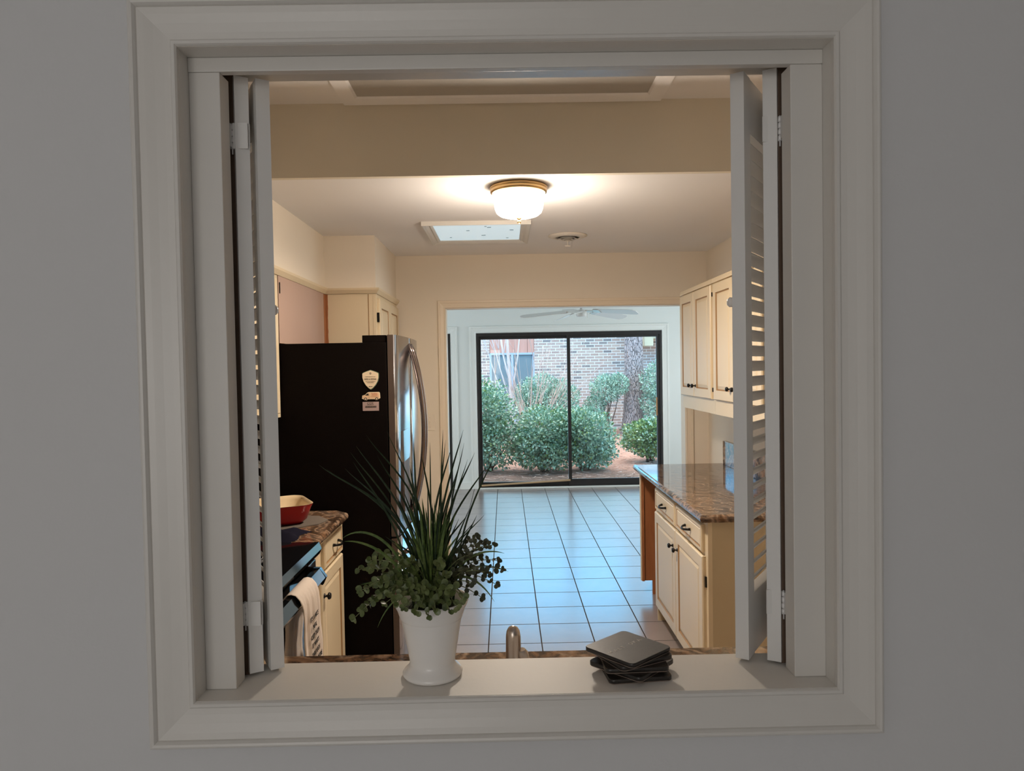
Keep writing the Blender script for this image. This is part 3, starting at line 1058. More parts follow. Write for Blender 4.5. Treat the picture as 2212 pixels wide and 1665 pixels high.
# towel over the handle
root = thing('tea_towel', (-0.70, 2.46, 0.5), 'beige tea towel with black lettering hanging over the oven handle', 'towel')
bm = bmesh.new()
TY0, TY1 = 2.375, 2.578
prof_t = []
for i in range(9):
    prof_t.append((-0.753 - 0.004 * math.sin(i), 0.56 + (0.838 - 0.56) * i / 8))
prof_t += [(-0.744, 0.8515), (-0.730, 0.8545), (-0.714, 0.850), (-0.699, 0.832), (-0.692, 0.812)]
for i in range(14):
    prof_t.append((-0.690 + 0.010 * i / 13 + 0.0015 * math.sin(i * 1.3), 0.80 - (0.80 - 0.42) * i / 13))
NW = 26
g = []
for i, (x, z) in enumerate(prof_t):
    row = []
    fall = max(0, (0.84 - z) / 0.42)
    for j in range(NW + 1):
        s = j / NW
        fold = 0.0035 * math.sin(s * 19 + 0.6) * min(1, 0.3 + fall * 2) + 0.0016 * math.sin(s * 43)
        flare = (s - 0.5) * 0.035 * fall * (1 if i > 12 else 0.4)
        yy = TY0 + (TY1 - TY0) * s + flare
        row.append(bm.verts.new((x + (fold if i > 12 else -abs(fold) * (1 if i < 9 else 0)), yy, z)))
    g.append(row)
for i in range(len(g) - 1):
    for j in range(NW):
        f = bm.faces.new((g[i][j], g[i][j + 1], g[i + 1][j + 1], g[i + 1][j]))
        f.smooth = True
o = obj('cloth', bm, 'towel_white', root)
md = o.modifiers.new('thickness', 'SOLIDIFY')
md.thickness = 0.0016
lines = ["IT'S A NICE", 'MEAL', 'KEEP THEM', 'IT WAITS', 'THROUGH', 'THE ONE MORE', 'DISH']
for i, s in enumerate(lines):
    zz = 0.745 - i * 0.0305
    mw = Matrix.Translation(Vector((-0.6815 + (0.80 - zz) * 0.026, 2.475, zz))) @ Matrix.Rotation(PI / 2, 4, 'Z') @ Matrix.Rotation(PI / 2, 4, 'X')
    text_mesh('lettering', s, 0.024, 'ink', root, mw, 'black printed lettering', 0.0006, 0.85)

# pan, mat and dark cloth on the small worktop
root = thing('baking_dish', (-1.09, 3.28, 0.909), 'red enamel baking dish with cream inside on the left worktop', 'dish')
bm = bmesh.new()
bmi = bmesh.new()


def rrect(cx, cy, hx, hy, r, rot=0.0, n=6):
    out = []
    for q, (sx, sy) in enumerate(((1, 1), (-1, 1), (-1, -1), (1, -1))):
        for k in range(n + 1):
            a = q * PI / 2 + (PI / 2) * k / n
            out.append((sx * (hx - r) + r * math.cos(a), sy * (hy - r) + r * math.sin(a)))
    c, s_ = math.cos(rot), math.sin(rot)
    return [(cx + x * c - y * s_, cy + x * s_ + y * c) for x, y in out]


def loft(bm, rings, close_first=True, close_last=False, mi=0):
    prev = None
    for pts, z in rings:
        r = [bm.verts.new((p[0], p[1], z)) for p in pts]
        if prev is None:
            if close_first:
                bm.faces.new(list(reversed(r))).material_index = mi
        else:
            for k in range(len(r)):
                f = bm.faces.new((prev[k], prev[(k + 1) % len(r)], r[(k + 1) % len(r)], r[k]))
                f.smooth = True
                f.material_index = mi
        prev = r
    if close_last:
        bm.faces.new(prev).material_index = mi


DC = (-1.09, 3.26)
loft(bm, [(rrect(*DC, 0.125, 0.10, 0.03, 0.5), 0.9095), (rrect(*DC, 0.150, 0.125, 0.05, 0.5), 0.930), (rrect(*DC, 0.168, 0.143, 0.06, 0.5), 0.982), (rrect(*DC, 0.176, 0.150, 0.06, 0.5), 1.000)])
obj('outside', bm, 'red', root, 'red enamel outside')
loft(bmi, [(rrect(*DC, 0.118, 0.093, 0.03, 0.5), 0.915), (rrect(*DC, 0.144, 0.119, 0.05, 0.5), 0.933), (rrect(*DC, 0.164, 0.139, 0.06, 0.5), 0.984), (rrect(*DC, 0.171, 0.146, 0.06, 0.5), 1.001), (rrect(*DC, 0.176, 0.150, 0.06, 0.5), 1.001)])
obj('inside', bmi, 'enamel_cream', root, 'cream enamel inside')
bm = bmesh.new()
mp = [(-1.25, 3.14), (-1.0, 3.10), (-0.855, 3.22), (-0.835, 3.31), (-0.90, 3.40), (-1.2, 3.46)]
quadbox(bm, [(x, y, 0.9055) for x, y in mp], [(x, y, 0.909) for x, y in mp])
tag(obj('place_mat', bm, 'grey_mat'), 'grey brown cloth mat under the red baking dish', 'mat')
bm = bmesh.new()
cl = []
for i in range(15):
    row = []
    for j in range(11):
        u, v = i / 14, j / 10
        x = -1.32 + 0.43 * u + 0.035 * v * u + 0.012 * math.sin(v * 7)
        y = 2.885 + 0.165 * v + 0.03 * u * v
        z = 0.9065 + 0.030 * abs(math.sin(u * 7 + v * 5 + 0.5)) * math.sin(PI * min(1, max(0, v))) + 0.010 * math.sin(PI * v) + 0.004
        if i in (0, 14) or j in (0, 10):
            z = 0.9065
        row.append(bm.verts.new((x, y, z)))
    cl.append(row)
for i in range(14):
    for j in range(10):
        bm.faces.new((cl[i][j], cl[i + 1][j], cl[i + 1][j + 1], cl[i][j + 1])).smooth = True
tag(obj('dish_cloth', bm, 'navy'), 'crumpled navy cloth between the mat and the range', 'cloth')

# left upper cabinet near end, pink panel and stripped wood strip
root = thing('wall_cabinet', (-1.28, 2.9, 1.37), 'cream wall cabinet above the range on the left wall', 'cabinet')
bm = B((KL, -1.14, 2.2, 3.555, 1.40, 2.075))
obj('carcass', bm, 'cab', root)
bm = B((-1.14, -1.12, 2.2, 3.557, 1.374, 2.077), bev=0.001)
obj('face_frame', bm, 'cab', root)
for (a, b, ky) in ((2.90, 3.50, 2.95), (2.26, 2.88, 2.84)):
    bm = bmesh.new()
    raised_door(bm, 1, -1.101, a, b, 1.395, 2.056, stile=0.055)
    d = obj('door', bm, ['cab', 'glaze'], root)
    cab_knob(d, 1, -1.101, ky, 1.465, 0.012)
bm = B((-1.12, -1.1175, 3.563, 4.447, 1.742, 2.078), (KL, -1.12, 3.563, 4.447, 1.80, 2.078))
pp = obj('cabinet_back_panel', bm, 'pink')
tag(pp, 'pinkish bare panel on the wall above the refrigerator', 'panel')
bm = B((-1.119, -1.113, 3.575, 3.580, 1.99, 2.045))
obj('slot', bm, 'black', pp, 'dark hinge slot')
bm = bmesh.new()
n = 16
va = []
for i in range(n + 1):
    z = 1.742 + (2.076 - 1.742) * i / n
    w = 0.036 + 0.006 * random.uniform(-1, 1)
    va.append((4.450, 4.450 + w, z))
a = [bm.verts.new((-1.1165, p[0], p[2])) for p in va]
b = [bm.verts.new((-1.1145, min(p[1], 4.4865), p[2])) for p in va]
a2 = [bm.verts.new((-1.13, p[0], p[2])) for p in va]
for i in range(n):
    bm.faces.new((a[i], b[i], b[i + 1], a[i + 1]))
    bm.faces.new((a2[i], a[i], a[i + 1], a2[i + 1]))
vb = [bm.verts.new((-1.1175, 4.4892, p[2])) for p in va]
vc = [bm.verts.new((-1.1175 + 0.0135 + 0.004 * random.random(), 4.4892, p[2])) for p in va]
for i in range(n):
    bm.faces.new((vb[i], vc[i], vc[i + 1], vb[i + 1]))
tag(obj('wood_strip', bm, 'orange_wood'), 'narrow bare orange wood strip between pink panel and tall cabinet', 'wood strip')

# tall pantry cabinet beyond fridge
root = thing('tall_cabinet', (-1.1, 4.9, 0), 'tall cream cabinet with two doors in the corner behind the refrigerator', 'cabinet')
bm = B((KL, -0.820, 4.492, KB, 0.1, 2.078))
obj('carcass', bm, 'cab', root)
bm = B((-0.820, -0.800, 4.490, 4.530, 0.1, 2.078), (-0.820, -0.800, 5.29, 5.329, 0.1, 2.078), (-0.820, -0.800, 4.53, 5.29, 2.055, 2.078), bev=0.001)
obj('face_frame', bm, 'cab', root)
bm = B((-0.850, -0.846, 4.4895, 4.492, 0.5, 2.075))
obj('seam', bm, 'glaze', root)
for (a, b) in ((4.520, 4.905), (4.910, 5.300)):
    bm = bmesh.new()
    raised_door(bm, 1, -0.781, a, b, 0.2, 2.052, stile=0.06)
    obj('door', bm, ['cab', 'glaze'], root)
for hy, hz in ((4.514, 1.93), (5.306, 1.93)):
    bm = B((-0.7995, -0.785, hy - 0.006, hy + 0.006, hz - 0.03, hz + 0.03))
    obj('hinge', bm, 'black', root, 'dark butterfly hinge')
# crown moulding along soffit foot
bm = bmesh.new()
cp = [(0, 0), (0.006, 0.0), (0.022, 0.022), (0.024, 0.034), (0, 0.034)]


def sweep_line(bm, pts, prof):
    """pts: list of (x,y,(nx,ny)) with outward normals already mitred"""
    rings = [[bm.verts.new((x + u * nx, y + u * ny, 2.078 + v)) for u, v in prof] for (x, y, (nx, ny)) in pts]
    for a, b in zip(rings, rings[1:]):
        for i in range(len(prof)):
            j = (i + 1) % len(prof)
            bm.faces.new((a[i], a[j], b[j], b[i]))
    bm.faces.new(rings[0])
    bm.faces.new(rings[-1])


sweep_line(bm, [(-1.1195, 2.2, (1, 0)), (-1.1195, 4.4865, (1, -1)), (-0.7995, 4.4865, (1, -1)), (-0.7995, KB - 0.001, (1, 0))], cp)
struct('trim_12', bm, 'cab', 'cream crown moulding along the left cabinets', 'trim')

# fridge
FY0, FY1 = 3.575, 4.475
root = thing('refrigerator', (-1.0, 4.03, 0), 'large black-sided French door refrigerator with steel front on the left', 'refrigerator')
bm = B((-1.385, -0.592, FY0, FY1, 0.03, 1.738), bev=0.004)
obj('body', bm, 'fridge_side', root)
bm = B((-0.712, -0.592, FY0 + 0.004, FY0 + 0.12, 1.738, 1.774), (-0.712, -0.592, FY1 - 0.12, FY1 - 0.004, 1.738, 1.774), (-0.64, -0.60, FY0 + 0.12, FY1 - 0.12, 1.738, 1.76), bev=0.003)
obj('hinge_cover', bm, 'fridge_side', root)


def bowed_door(y0, y1, z0, z1, bow_c, bow_h):
    bm = bmesh.new()
    N = 10
    ring_b, ring_t = [], []
    xs = []
    for i in range(N + 1):
        y = y0 + (y1 - y0) * i / N
        k = (y - bow_c) / bow_h
        x = -0.548 + 0.016 * (1 - k * k)
        if i in (0, N):
            x -= 0.008
        xs.append((x, y))
    poly = [(-0.586, y0)] + xs + [(-0.586, y1)]
    a = [bm.verts.new((x, y, z0)) for x, y in poly]
    b = [bm.verts.new((x, y, z1)) for x, y in poly]
    bm.faces.new(a)
    bm.faces.new(b).material_index = 1
    n = len(poly)
    for i in range(n):
        f = bm.faces.new((a[i], a[(i + 1) % n], b[(i + 1) % n], b[i]))
        f.material_index = 1 if i in (0, n - 2, n - 1) else 0
        f.smooth = 0 < i < n - 2
    return bm


MID = (FY0 + FY1) / 2
dA = obj('left_door', bowed_door(FY0, MID - 0.003, 0.76, 1.775, MID, 0.45), ['steel', 'fridge_edge'], root)
dB = obj('right_door', bowed_door(MID + 0.003, FY1, 0.76, 1.775, MID, 0.45), ['steel', 'fridge_edge'], root)
dC = obj('freezer_drawer', bowed_door(FY0, FY1, 0.06, 0.75, MID, 0.45), ['steel', 'fridge_edge'], root)


def bar_handle(parent, y, z0, z1):
    bm = bmesh.new()
    pts = []
    N = 22
    for i in range(N + 1):
        a = i / N
        pts.append((-0.538 + 0.078 * math.sin(PI * a) ** 0.75, y, z0 + (z1 - z0) * a))
    tube(bm, pts, 0.0125, 12)
    obj('handle', bm, 'steel_bar', parent, 'long bowed steel handle')


bar_handle(dA, MID - 0.045, 0.80, 1.74)
bar_handle(dB, MID + 0.045, 0.80, 1.74)
bm = bmesh.new()
tube(bm, [(-0.536 + 0.06 * math.sin(PI * i / 16) ** 0.5, FY0 + 0.08 + (FY1 - FY0 - 0.16) * i / 16, 0.66) for i in range(17)], 0.012, 12)
obj('handle', bm, 'steel_bar', dC)
# water dispenser in the near door
bm = bmesh.new()
x0, x1 = -0.535, -0.5335
box(bm, -0.545, -0.5325, 3.70, 3.90, 0.86, 1.12)
ds = obj('dispenser', bm, 'fridge_edge', dA, 'dark water dispenser recess')
box_ = bmesh.new()
quadbox(box_, [(-0.5320, 3.70, 1.12), (-0.5320, 3.90, 1.12), (-0.5320, 3.90, 1.28), (-0.5320, 3.70, 1.28)], [(-0.545, 3.70, 1.12), (-0.545, 3.90, 1.12), (-0.545, 3.90, 1.28), (-0.545, 3.70, 1.28)])
obj('control_panel', box_, 'steel', ds)

# magnets on the fridge side (face y = FY0)
def mag_mw(x, z, dy=0.0):
    return Matrix.Translation(Vector((x, FY0 - dy, z))) @ Matrix.Rotation(PI / 2, 4, 'X')


def outline(bm, pts, y0, y1, mi=0):
    quadbox(bm, [(x, y0, z) for x, z in pts], [(x, y1, z) for x, z in pts], mi)


def shield_pts(cx, cz, w, h):
    top = [(0, h * 0.5), (w * 0.25, h * 0.435), (w * 0.46, h * 0.36)]
    rt = [(w * 0.5, h * 0.32), (w * 0.5, h * 0.12), (w * 0.44, -h * 0.08), (w * 0.30, -h * 0.28), (w * 0.12, -h * 0.44), (0, -h * 0.5)]
    r = top + rt
    return [(cx + x, cz + z) for x, z in r] + [(cx - x, cz + z) for x, z in reversed(r[1:-1])]


root = thing('shield_magnet', (-0.673, FY0, 1.50), 'cream shield shaped repair magnet, topmost on the refrigerator side', 'magnet', )
bm = bmesh.new()
outline(bm, shield_pts(-0.6725, 1.551, 0.084, 0.100), FY0 - 0.0016, FY0 - 0.0002)
obj('backing', bm, 'green_rim', root)
bm = bmesh.new()
outline(bm, shield_pts(-0.6735, 1.5515, 0.079, 0.094), FY0 - 0.0024, FY0 - 0.0017)
obj('face', bm, 'paper', root)
text_mesh('lettering', 'NEED A REPAIR?', 0.0118, 'ink', root, mag_mw(-0.6735, 1.554, 0.0026), None, 0.0001, 0.72)
text_mesh('lettering', 'YOUR WARRANTY CAN', 0.0056, 'ink', root, mag_mw(-0.6735, 1.566, 0.0026), None, 0.0001, 0.8)
text_mesh('lettering', 'CALL OR GO ONLINE TO', 0.0056, 'ink', root, mag_mw(-0.6735, 1.543, 0.0026), None, 0.0001, 0.75)
text_mesh('lettering', 'REQUEST SERVICE', 0.005, 'ink', root, mag_mw(-0.6735, 1.537, 0.0026), None, 0.0001, 0.8)
bm = bmesh.new()
for rr, m_ in ((0.0048, 0), (0.0024, 1)):
    outline(bm, [(-0.6735 + rr * math.cos(k * PI / 8), 1.583 + rr * math.sin(k * PI / 8)) for k in range(16)], FY0 - 0.0026 - 0.0002 * m_, FY0 - 0.0024, m_)
obj('round_emblem', bm, ['ink', 'paper'], root)
bm = bmesh.new()
outline(bm, [(-0.683, 1.517), (-0.676, 1.521), (-0.676, 1.515)], FY0 - 0.0027, FY0 - 0.0024)
box(bm, -0.674, -0.664, FY0 - 0.0027, FY0 - 0.0024, 1.516, 1.5185)
obj('small_logo', bm, 'ink', root)

root = thing('van_magnet', (-0.673, FY0, 1.44), 'peach van shaped magnet, middle one on the refrigerator side', 'magnet')
V = [(-0.048, -0.012), (-0.046, 0.004), (-0.030, 0.008), (-0.020, 0.018), (-0.012, 0.021), (0.044, 0.021), (0.048, 0.016), (0.0495, -0.010), (0.040, -0.014), (0.034, -0.021), (0.026, -0.021), (0.020, -0.015), (-0.018, -0.015), (-0.024, -0.021), (-0.033, -0.021), (-0.039, -0.015)]
bm = bmesh.new()
outline(bm, [(-0.673 + x * 0.94, 1.469 + z) for x, z in V], FY0 - 0.0014, FY0 - 0.0002)
obj('body', bm, 'paper', root)
bm = bmesh.new()
outline(bm, [(-0.673 + x * 0.86, 1.4695 + z * 0.80) for x, z in V[:9]] + [(-0.673 + 0.02 * 0.9, 1.4695 - 0.012), (-0.673 - 0.035 * 0.86, 1.4695 - 0.012)], FY0 - 0.0018, FY0 - 0.0014)
obj('panel', bm, 'peach', root)
for cx in (-0.673 - 0.0270, -0.673 + 0.0285):
    bm = bmesh.new()
    for rr, m_ in ((0.0078, 0), (0.0042, 1)):
        outline(bm, [(cx + rr * math.cos(k * PI / 8), 1.4555 + rr * math.sin(k * PI / 8)) for k in range(16)], FY0 - 0.0021 - 0.0002 * m_, FY0 - 0.0018, m_)
    obj('wheel', bm, ['ink', 'paper'], root, 'black wheel')
bm = bmesh.new()
outline(bm, [(-0.673 + x, 1.469 + z) for x, z in ((-0.029, 0.004), (-0.019, 0.014), (-0.012, 0.014), (-0.012, 0.004))], FY0 - 0.0021, FY0 - 0.0018)
outline(bm, [(-0.673 + x, 1.469 + z) for x, z in ((-0.010, -0.012), (-0.0094, -0.012), (-0.0094, 0.015), (-0.010, 0.015))], FY0 - 0.0021, FY0 - 0.0018)
obj('window', bm, 'ink', root, 'black cab window')
text_mesh('lettering', 'Plumbing', 0.0095, 'red_ink', root, mag_mw(-0.656, 1.482, 0.002), None, 0.0001, 0.9)
text_mesh('lettering', 'and Heating', 0.0065, 'red_ink', root, mag_mw(-0.656, 1.475, 0.002), None, 0.0001, 0.9)
bm = B((-0.676, -0.636, FY0 - 0.0021, FY0 - 0.0018, 1.4678, 1.4690))
obj('underline', bm, 'red_ink', root)

root = thing('card_magnet', (-0.676, FY0, 1.40), 'mauve rectangular card magnet, lowest one on the refrigerator side', 'magnet')
bm = B((-0.7155, -0.6345, FY0 - 0.0016, FY0 - 0.0002, 1.396, 1.441))
obj('card', bm, 'mauve', root)
text_mesh('lettering', 'COX', 0.0155, 'ink', root, mag_mw(-0.677, 1.4335, 0.0018), None, 0.0001, 0.95)
text_mesh('lettering', 'HEATING & AIR', 0.0048, 'ink', root, mag_mw(-0.676, 1.4262, 0.0018), None, 0.0001, 0.95)
bm = B((-0.703, -0.647, FY0 - 0.0020, FY0 - 0.0016, 1.4125, 1.4205))
obj('number_bar', bm, 'ink', root)
bm = bmesh.new()
for i in range(7):
    cx = -0.699 + 0.008 * i
    outline(bm, [(cx + (0.0024 if k % 2 == 0 else 0.0011) * math.sin(k * PI / 5), 1.4165 + (0.0024 if k % 2 == 0 else 0.0011) * math.cos(k * PI / 5)) for k in range(10)], FY0 - 0.0023, FY0 - 0.0020)
obj('star_row', bm, 'mauve', root)

# light switch
root = thing('light_switch', (-0.567, KB - 0.001, 1.14), 'cream single light switch plate on the wall beside the refrigerator', 'light switch')
bm = B((-0.603, -0.532, KB - 0.006, KB - 0.0002, 1.14, 1.262), bev=0.002)
obj('plate', bm, 'wall_cream', root)
bm = B((-0.573, -0.562, KB - 0.013, KB - 0.006, 1.187, 1.212), bev=0.002)
obj('toggle', bm, 'white_plastic', root)
for z_ in (1.232, 1.162):
    bm = B((-0.570, -0.565, KB - 0.0075, KB - 0.006, z_, z_ + 0.005))
    obj('screw', bm, 'nickel', root)

# ------------------------------------------------------------------ ceiling fittings
LX, LY = 0.078, 3.335
root = thing('ceiling_lamp', (LX, LY, H2), 'lit round glass ceiling lamp with brass rim and finial', 'lamp')
bm = bmesh.new()
lathe(bm, [(0, H2 - 0.001), (0.128, H2 - 0.001), (0.134, H2 - 0.006), (0.134, H2 - 0.014), (0.129, H2 - 0.017), (0.132, H2 - 0.021), (0.131, H2 - 0.030), (0.126, H2 - 0.034), (0.118, H2 - 0.034), (0.112, H2 - 0.020), (0, H2 - 0.020)], LX, LY, 56)
obj('canopy', bm, 'brass', root, 'antique brass rim')
bm = bmesh.new()
lathe(bm, [(0.121, H2 - 0.0335), (0.122, H2 - 0.045), (0.117, H2 - 0.060), (0.113, H2 - 0.085), (0.110, H2 - 0.105), (0.103, H2 - 0.122), (0.088, H2 - 0.134), (0.060, H2 - 0.142), (0.03, H2 - 0.1445), (0.0, H2 - 0.145)], LX, LY, 120, ripple=0.012)
obj('glass_shade', bm, 'lamp_shade', root, 'glowing white ribbed glass bowl')
bm = bmesh.new()
lathe(bm, [(0, H2 - 0.1455), (0.013, H2 - 0.146), (0.011, H2 - 0.150), (0.005, H2 - 0.154), (0.005, H2 - 0.157), (0.0085, H2 - 0.161), (0.0085, H2 - 0.167), (0.005, H2 - 0.172), (0, H2 - 0.173)], LX, LY, 20)
obj('finial', bm, 'brass', root)
pl = bpy.data.lights.new('ceiling_lamp_glow', 'POINT')
pl.energy = 16
pl.color = (1.0, 0.86, 0.71)
pl.shadow_soft_size = 0.04
plo = bpy.data.objects.new('ceiling_lamp_glow', pl)
plo.location = (LX, LY, H2 - 0.29)
C.objects.link(plo)
pl = bpy.data.lights.new('ceiling_lamp_bulb', 'AREA')
pl.shape = 'DISK'
pl.size = 0.17
pl.energy = 27
pl.color = (1.0, 0.86, 0.71)
plo = bpy.data.objects.new('ceiling_lamp_bulb', pl)
plo.location = (LX, LY, H2 - 0.176)
C.objects.link(plo)

root = thing('skylight', (-0.15, 4.42, H2), 'small square skylight with white moulded frame in the kitchen ceiling', 'skylight')
bm = bmesh.new()
fp = [(0, 0), (0, 0.006), (0.012, 0.014), (0.02, 0.012), (0.034, 0.020), (0.05, 0.024), (0.056, 0.024), (0.056, 0.0)]
X0, X1, Y0, Y1 = SX0 - 0.008, SX1 + 0.008, SY0 - 0.008, SY1 + 0.008
cor = [(X0, Y0, -1, -1), (X0, Y1, -1, 1), (X1, Y1, 1, 1), (X1, Y0, 1, -1)]
rings = [[bm.verts.new((cx + u * sx, cy + u * sy, H2 - d)) for (u, d) in fp] for (cx, cy, sx, sy) in cor]
for k in range(4):
    for i in range(len(fp)):
        j = (i + 1) % len(fp)
        bm.faces.new((rings[k][i], rings[k][j], rings[(k + 1) % 4][j], rings[(k + 1) % 4][i]))
obj('frame', bm, 'trim_white', root)
bm = B((SX0 - 0.006, SX1 + 0.006, SY0 - 0.006, SY1 + 0.006, H2 - 0.004, H2 - 0.001))
pnl = obj('diffuser', bm, 'skylight_panel', root, 'pale blue lit panel')
for (cx, cy, l) in ((-0.21, 4.36, 0.010), (-0.08, 4.27, 0.012), (-0.10, 4.24, 0.007), (0.055, 4.36, 0.012), (-0.12, 4.52, 0.013), (-0.33, 4.58, 0.007), (0.03, 4.62, 0.008)):
    bm = B((cx - l, cx + l, cy - 0.004, cy + 0.004, H2 - 0.0055, H2 - 0.004))
    obj('speck', bm, 'vent_dark', pnl, 'small dark speck')

root = thing('ceiling_vent', (0.417, 4.60, H2), 'round white ceiling air vent near the skylight', 'vent')
VX, VY = 0.417, 4.60
bm = bmesh.new()
lathe(bm, [(0.078, H2 - 0.001), (0.124, H2 - 0.001), (0.126, H2 - 0.005), (0.100, H2 - 0.014), (0.080, H2 - 0.018), (0.077, H2 - 0.012)], VX, VY, 48)
obj('ring', bm, 'vent_white', root)
bm = bmesh.new()
lathe(bm, [(0, H2 - 0.002), (0.080, H2 - 0.002)], VX, VY, 40)
obj('duct', bm, 'vent_dark', root, 'dark duct opening')
bm = bmesh.new()
for r0, z in ((0.062, 0.024), (0.043, 0.030), (0.024, 0.035)):
    lathe(bm, [(r0, H2 - z), (r0 - 0.012, H2 - z + 0.012), (r0 - 0.014, H2 - z + 0.012), (r0 - 0.004, H2 - z - 0.001), (r0, H2 - z)], VX, VY, 40)
tube(bm, [(VX, VY, H2 - 0.003), (VX, VY, H2 - 0.064)], 0.003, 8)
box(bm, VX - 0.018, VX + 0.018, VY - 0.002, VY + 0.002, H2 - 0.070, H2 - 0.064)
obj('cones', bm, 'vent_white', root)

root = thing('ceiling_light_panel', (0.01, 2.73, H1), 'unlit grey rectangular fluorescent light panel in the raised ceiling', 'light panel')
bm = bmesh.new()
PX0, PX1, PY0, PY1 = -0.603, 0.625, 2.42, 3.045
fp = [(0, 0), (0, 0.004), (0.010, 0.010), (0.070, 0.014), (0.078, 0.0)]
cor = [(PX0, PY0, -1, -1), (PX0, PY1, -1, 1), (PX1, PY1, 1, 1), (PX1, PY0, 1, -1)]
rings = [[bm.verts.new((cx + u * sx, cy + u * sy, H1 - d)) for (u, d) in fp] for (cx, cy, sx, sy) in cor]
for k in range(4):
    for i in range(len(fp)):
        j = (i + 1) % len(fp)
        bm.faces.new((rings[k][i], rings[k][j], rings[(k + 1) % 4][j], rings[(k + 1) % 4][i]))
obj('frame', bm, 'ceil', root)
bm = B((PX0 - 0.002, PX1 + 0.002, PY0 - 0.002, PY1 + 0.002, H1 - 0.0035, H1 - 0.0005))
obj('diffuser', bm, 'diffuser', root, 'dark grey diffuser')

# ceiling fan in the sunroom
FX, FY = 0.80, 7.40
root = thing('ceiling_fan', (FX, FY, SZ), 'white five-blade ceiling fan in the sunroom beyond the opening', 'fan')
bm = bmesh.new()
lathe(bm, [(0, SZ - 0.001), (0.07, SZ - 0.001), (0.06, SZ - 0.04), (0.015, SZ - 0.06), (0.013, 2.36), (0.05, 2.35), (0.11, 2.32), (0.115, 2.26), (0.08, 2.225), (0.05, 2.215), (0, 2.215)], FX, FY, 32)
obj('motor', bm, 'fan_white', root)
bm = bmesh.new()
lathe(bm, [(0, 2.212), (0.012, 2.212), (0.012, 2.185), (0.045, 2.180), (0.055, 2.172), (0.056, 2.125), (0.050, 2.112), (0, 2.108)], FX, FY, 28)
sw = obj('switch_housing', bm, 'fan_white', root)
bm = bmesh.new()
tube(bm, [(FX + 0.058, FY - 0.01, 2.15), (FX + 0.062, FY - 0.01, 2.10)], 0.0015, 6)
obj('pull_chain', bm, 'nickel', sw)
for k in range(5):
    ang = math.radians(-180 + 72 * k)
    R_ = Matrix.Translation(Vector((FX, FY, 2.180))) @ Matrix.Rotation(ang, 4, 'Z') @ Matrix.Rotation(math.radians(5.5), 4, 'Y') @ Matrix.Rotation(math.radians(-17), 4, 'X')
    bm = bmesh.new()
    pl_ = [(0.16, -0.045), (0.20, -0.055), (0.55, -0.068), (0.61, -0.062), (0.635, -0.035), (0.635, 0.035), (0.61, 0.062), (0.55, 0.068), (0.20, 0.055), (0.16, 0.045)]
    quadbox(bm, [(x, y, -0.003) for x, y in pl_], [(x, y, 0.003) for x, y in pl_])
    bmesh.ops.transform(bm, matrix=R_, verts=bm.verts[:])
    bl = obj('blade', bm, 'fan_white', root)
    bm = bmesh.new()
    box(bm, 0.05, 0.17, -0.012, 0.012, -0.008, -0.002)
    box(bm, 0.15, 0.22, -0.04, 0.04, -0.008, -0.003)
    bmesh.ops.transform(bm, matrix=R_, verts=bm.verts[:])
    obj('blade_arm', bm, 'nickel', bl)

# ------------------------------------------------------------------ sink counter just behind the ledge
root = thing('granite_worktop', (0, 1.4, 0.868), 'brown granite sink worktop directly behind the pass-through ledge', 'worktop')
bm = slab(KL, KR, 1.129, 1.745, 0.868, 0.905, 0.010)
obj('slab', bm, 'granite', root)
root = thing('sink_cabinet', (0, 1.4, 0), 'cream base cabinets under the sink worktop', 'cabinet')
bm = B((KL, KR, 1.13, 1.70, 0.1, 0.8678))
obj('carcass', bm, 'cab', root)
root = thing('faucet', (0.006, 1.25, 0.9052), 'brushed nickel kitchen faucet rising behind the ledge', 'faucet')
bm = bmesh.new()
lathe(bm, [(0, 0.9053), (0.026, 0.9053), (0.024, 0.915), (0.0165, 0.925), (0.0150, 1.0), (0.0135, 1.10), (0.0130, 1.128), (0.0115, 1.137), (0.008, 1.143), (0.003, 1.1455), (0, 1.1458)], 0.006, 1.25, 28)
bd = obj('body', bm, 'nickel', root)
bm = bmesh.new()
tube(bm, [(0.006, 1.262, 1.02), (0.006, 1.32, 1.055), (0.006, 1.40, 1.06), (0.006, 1.44, 1.03)], [0.011, 0.012, 0.013, 0.014], 14)
obj('spout', bm, 'nickel', root)
bm = bmesh.new()
tube(bm, [(0.022, 1.25, 1.02), (0.030, 1.252, 1.07), (0.022, 1.245, 1.098), (0.0205, 1.243, 1.106)], [0.006, 0.008, 0.010, 0.006], 12)
obj('lever', bm, 'nickel', root)

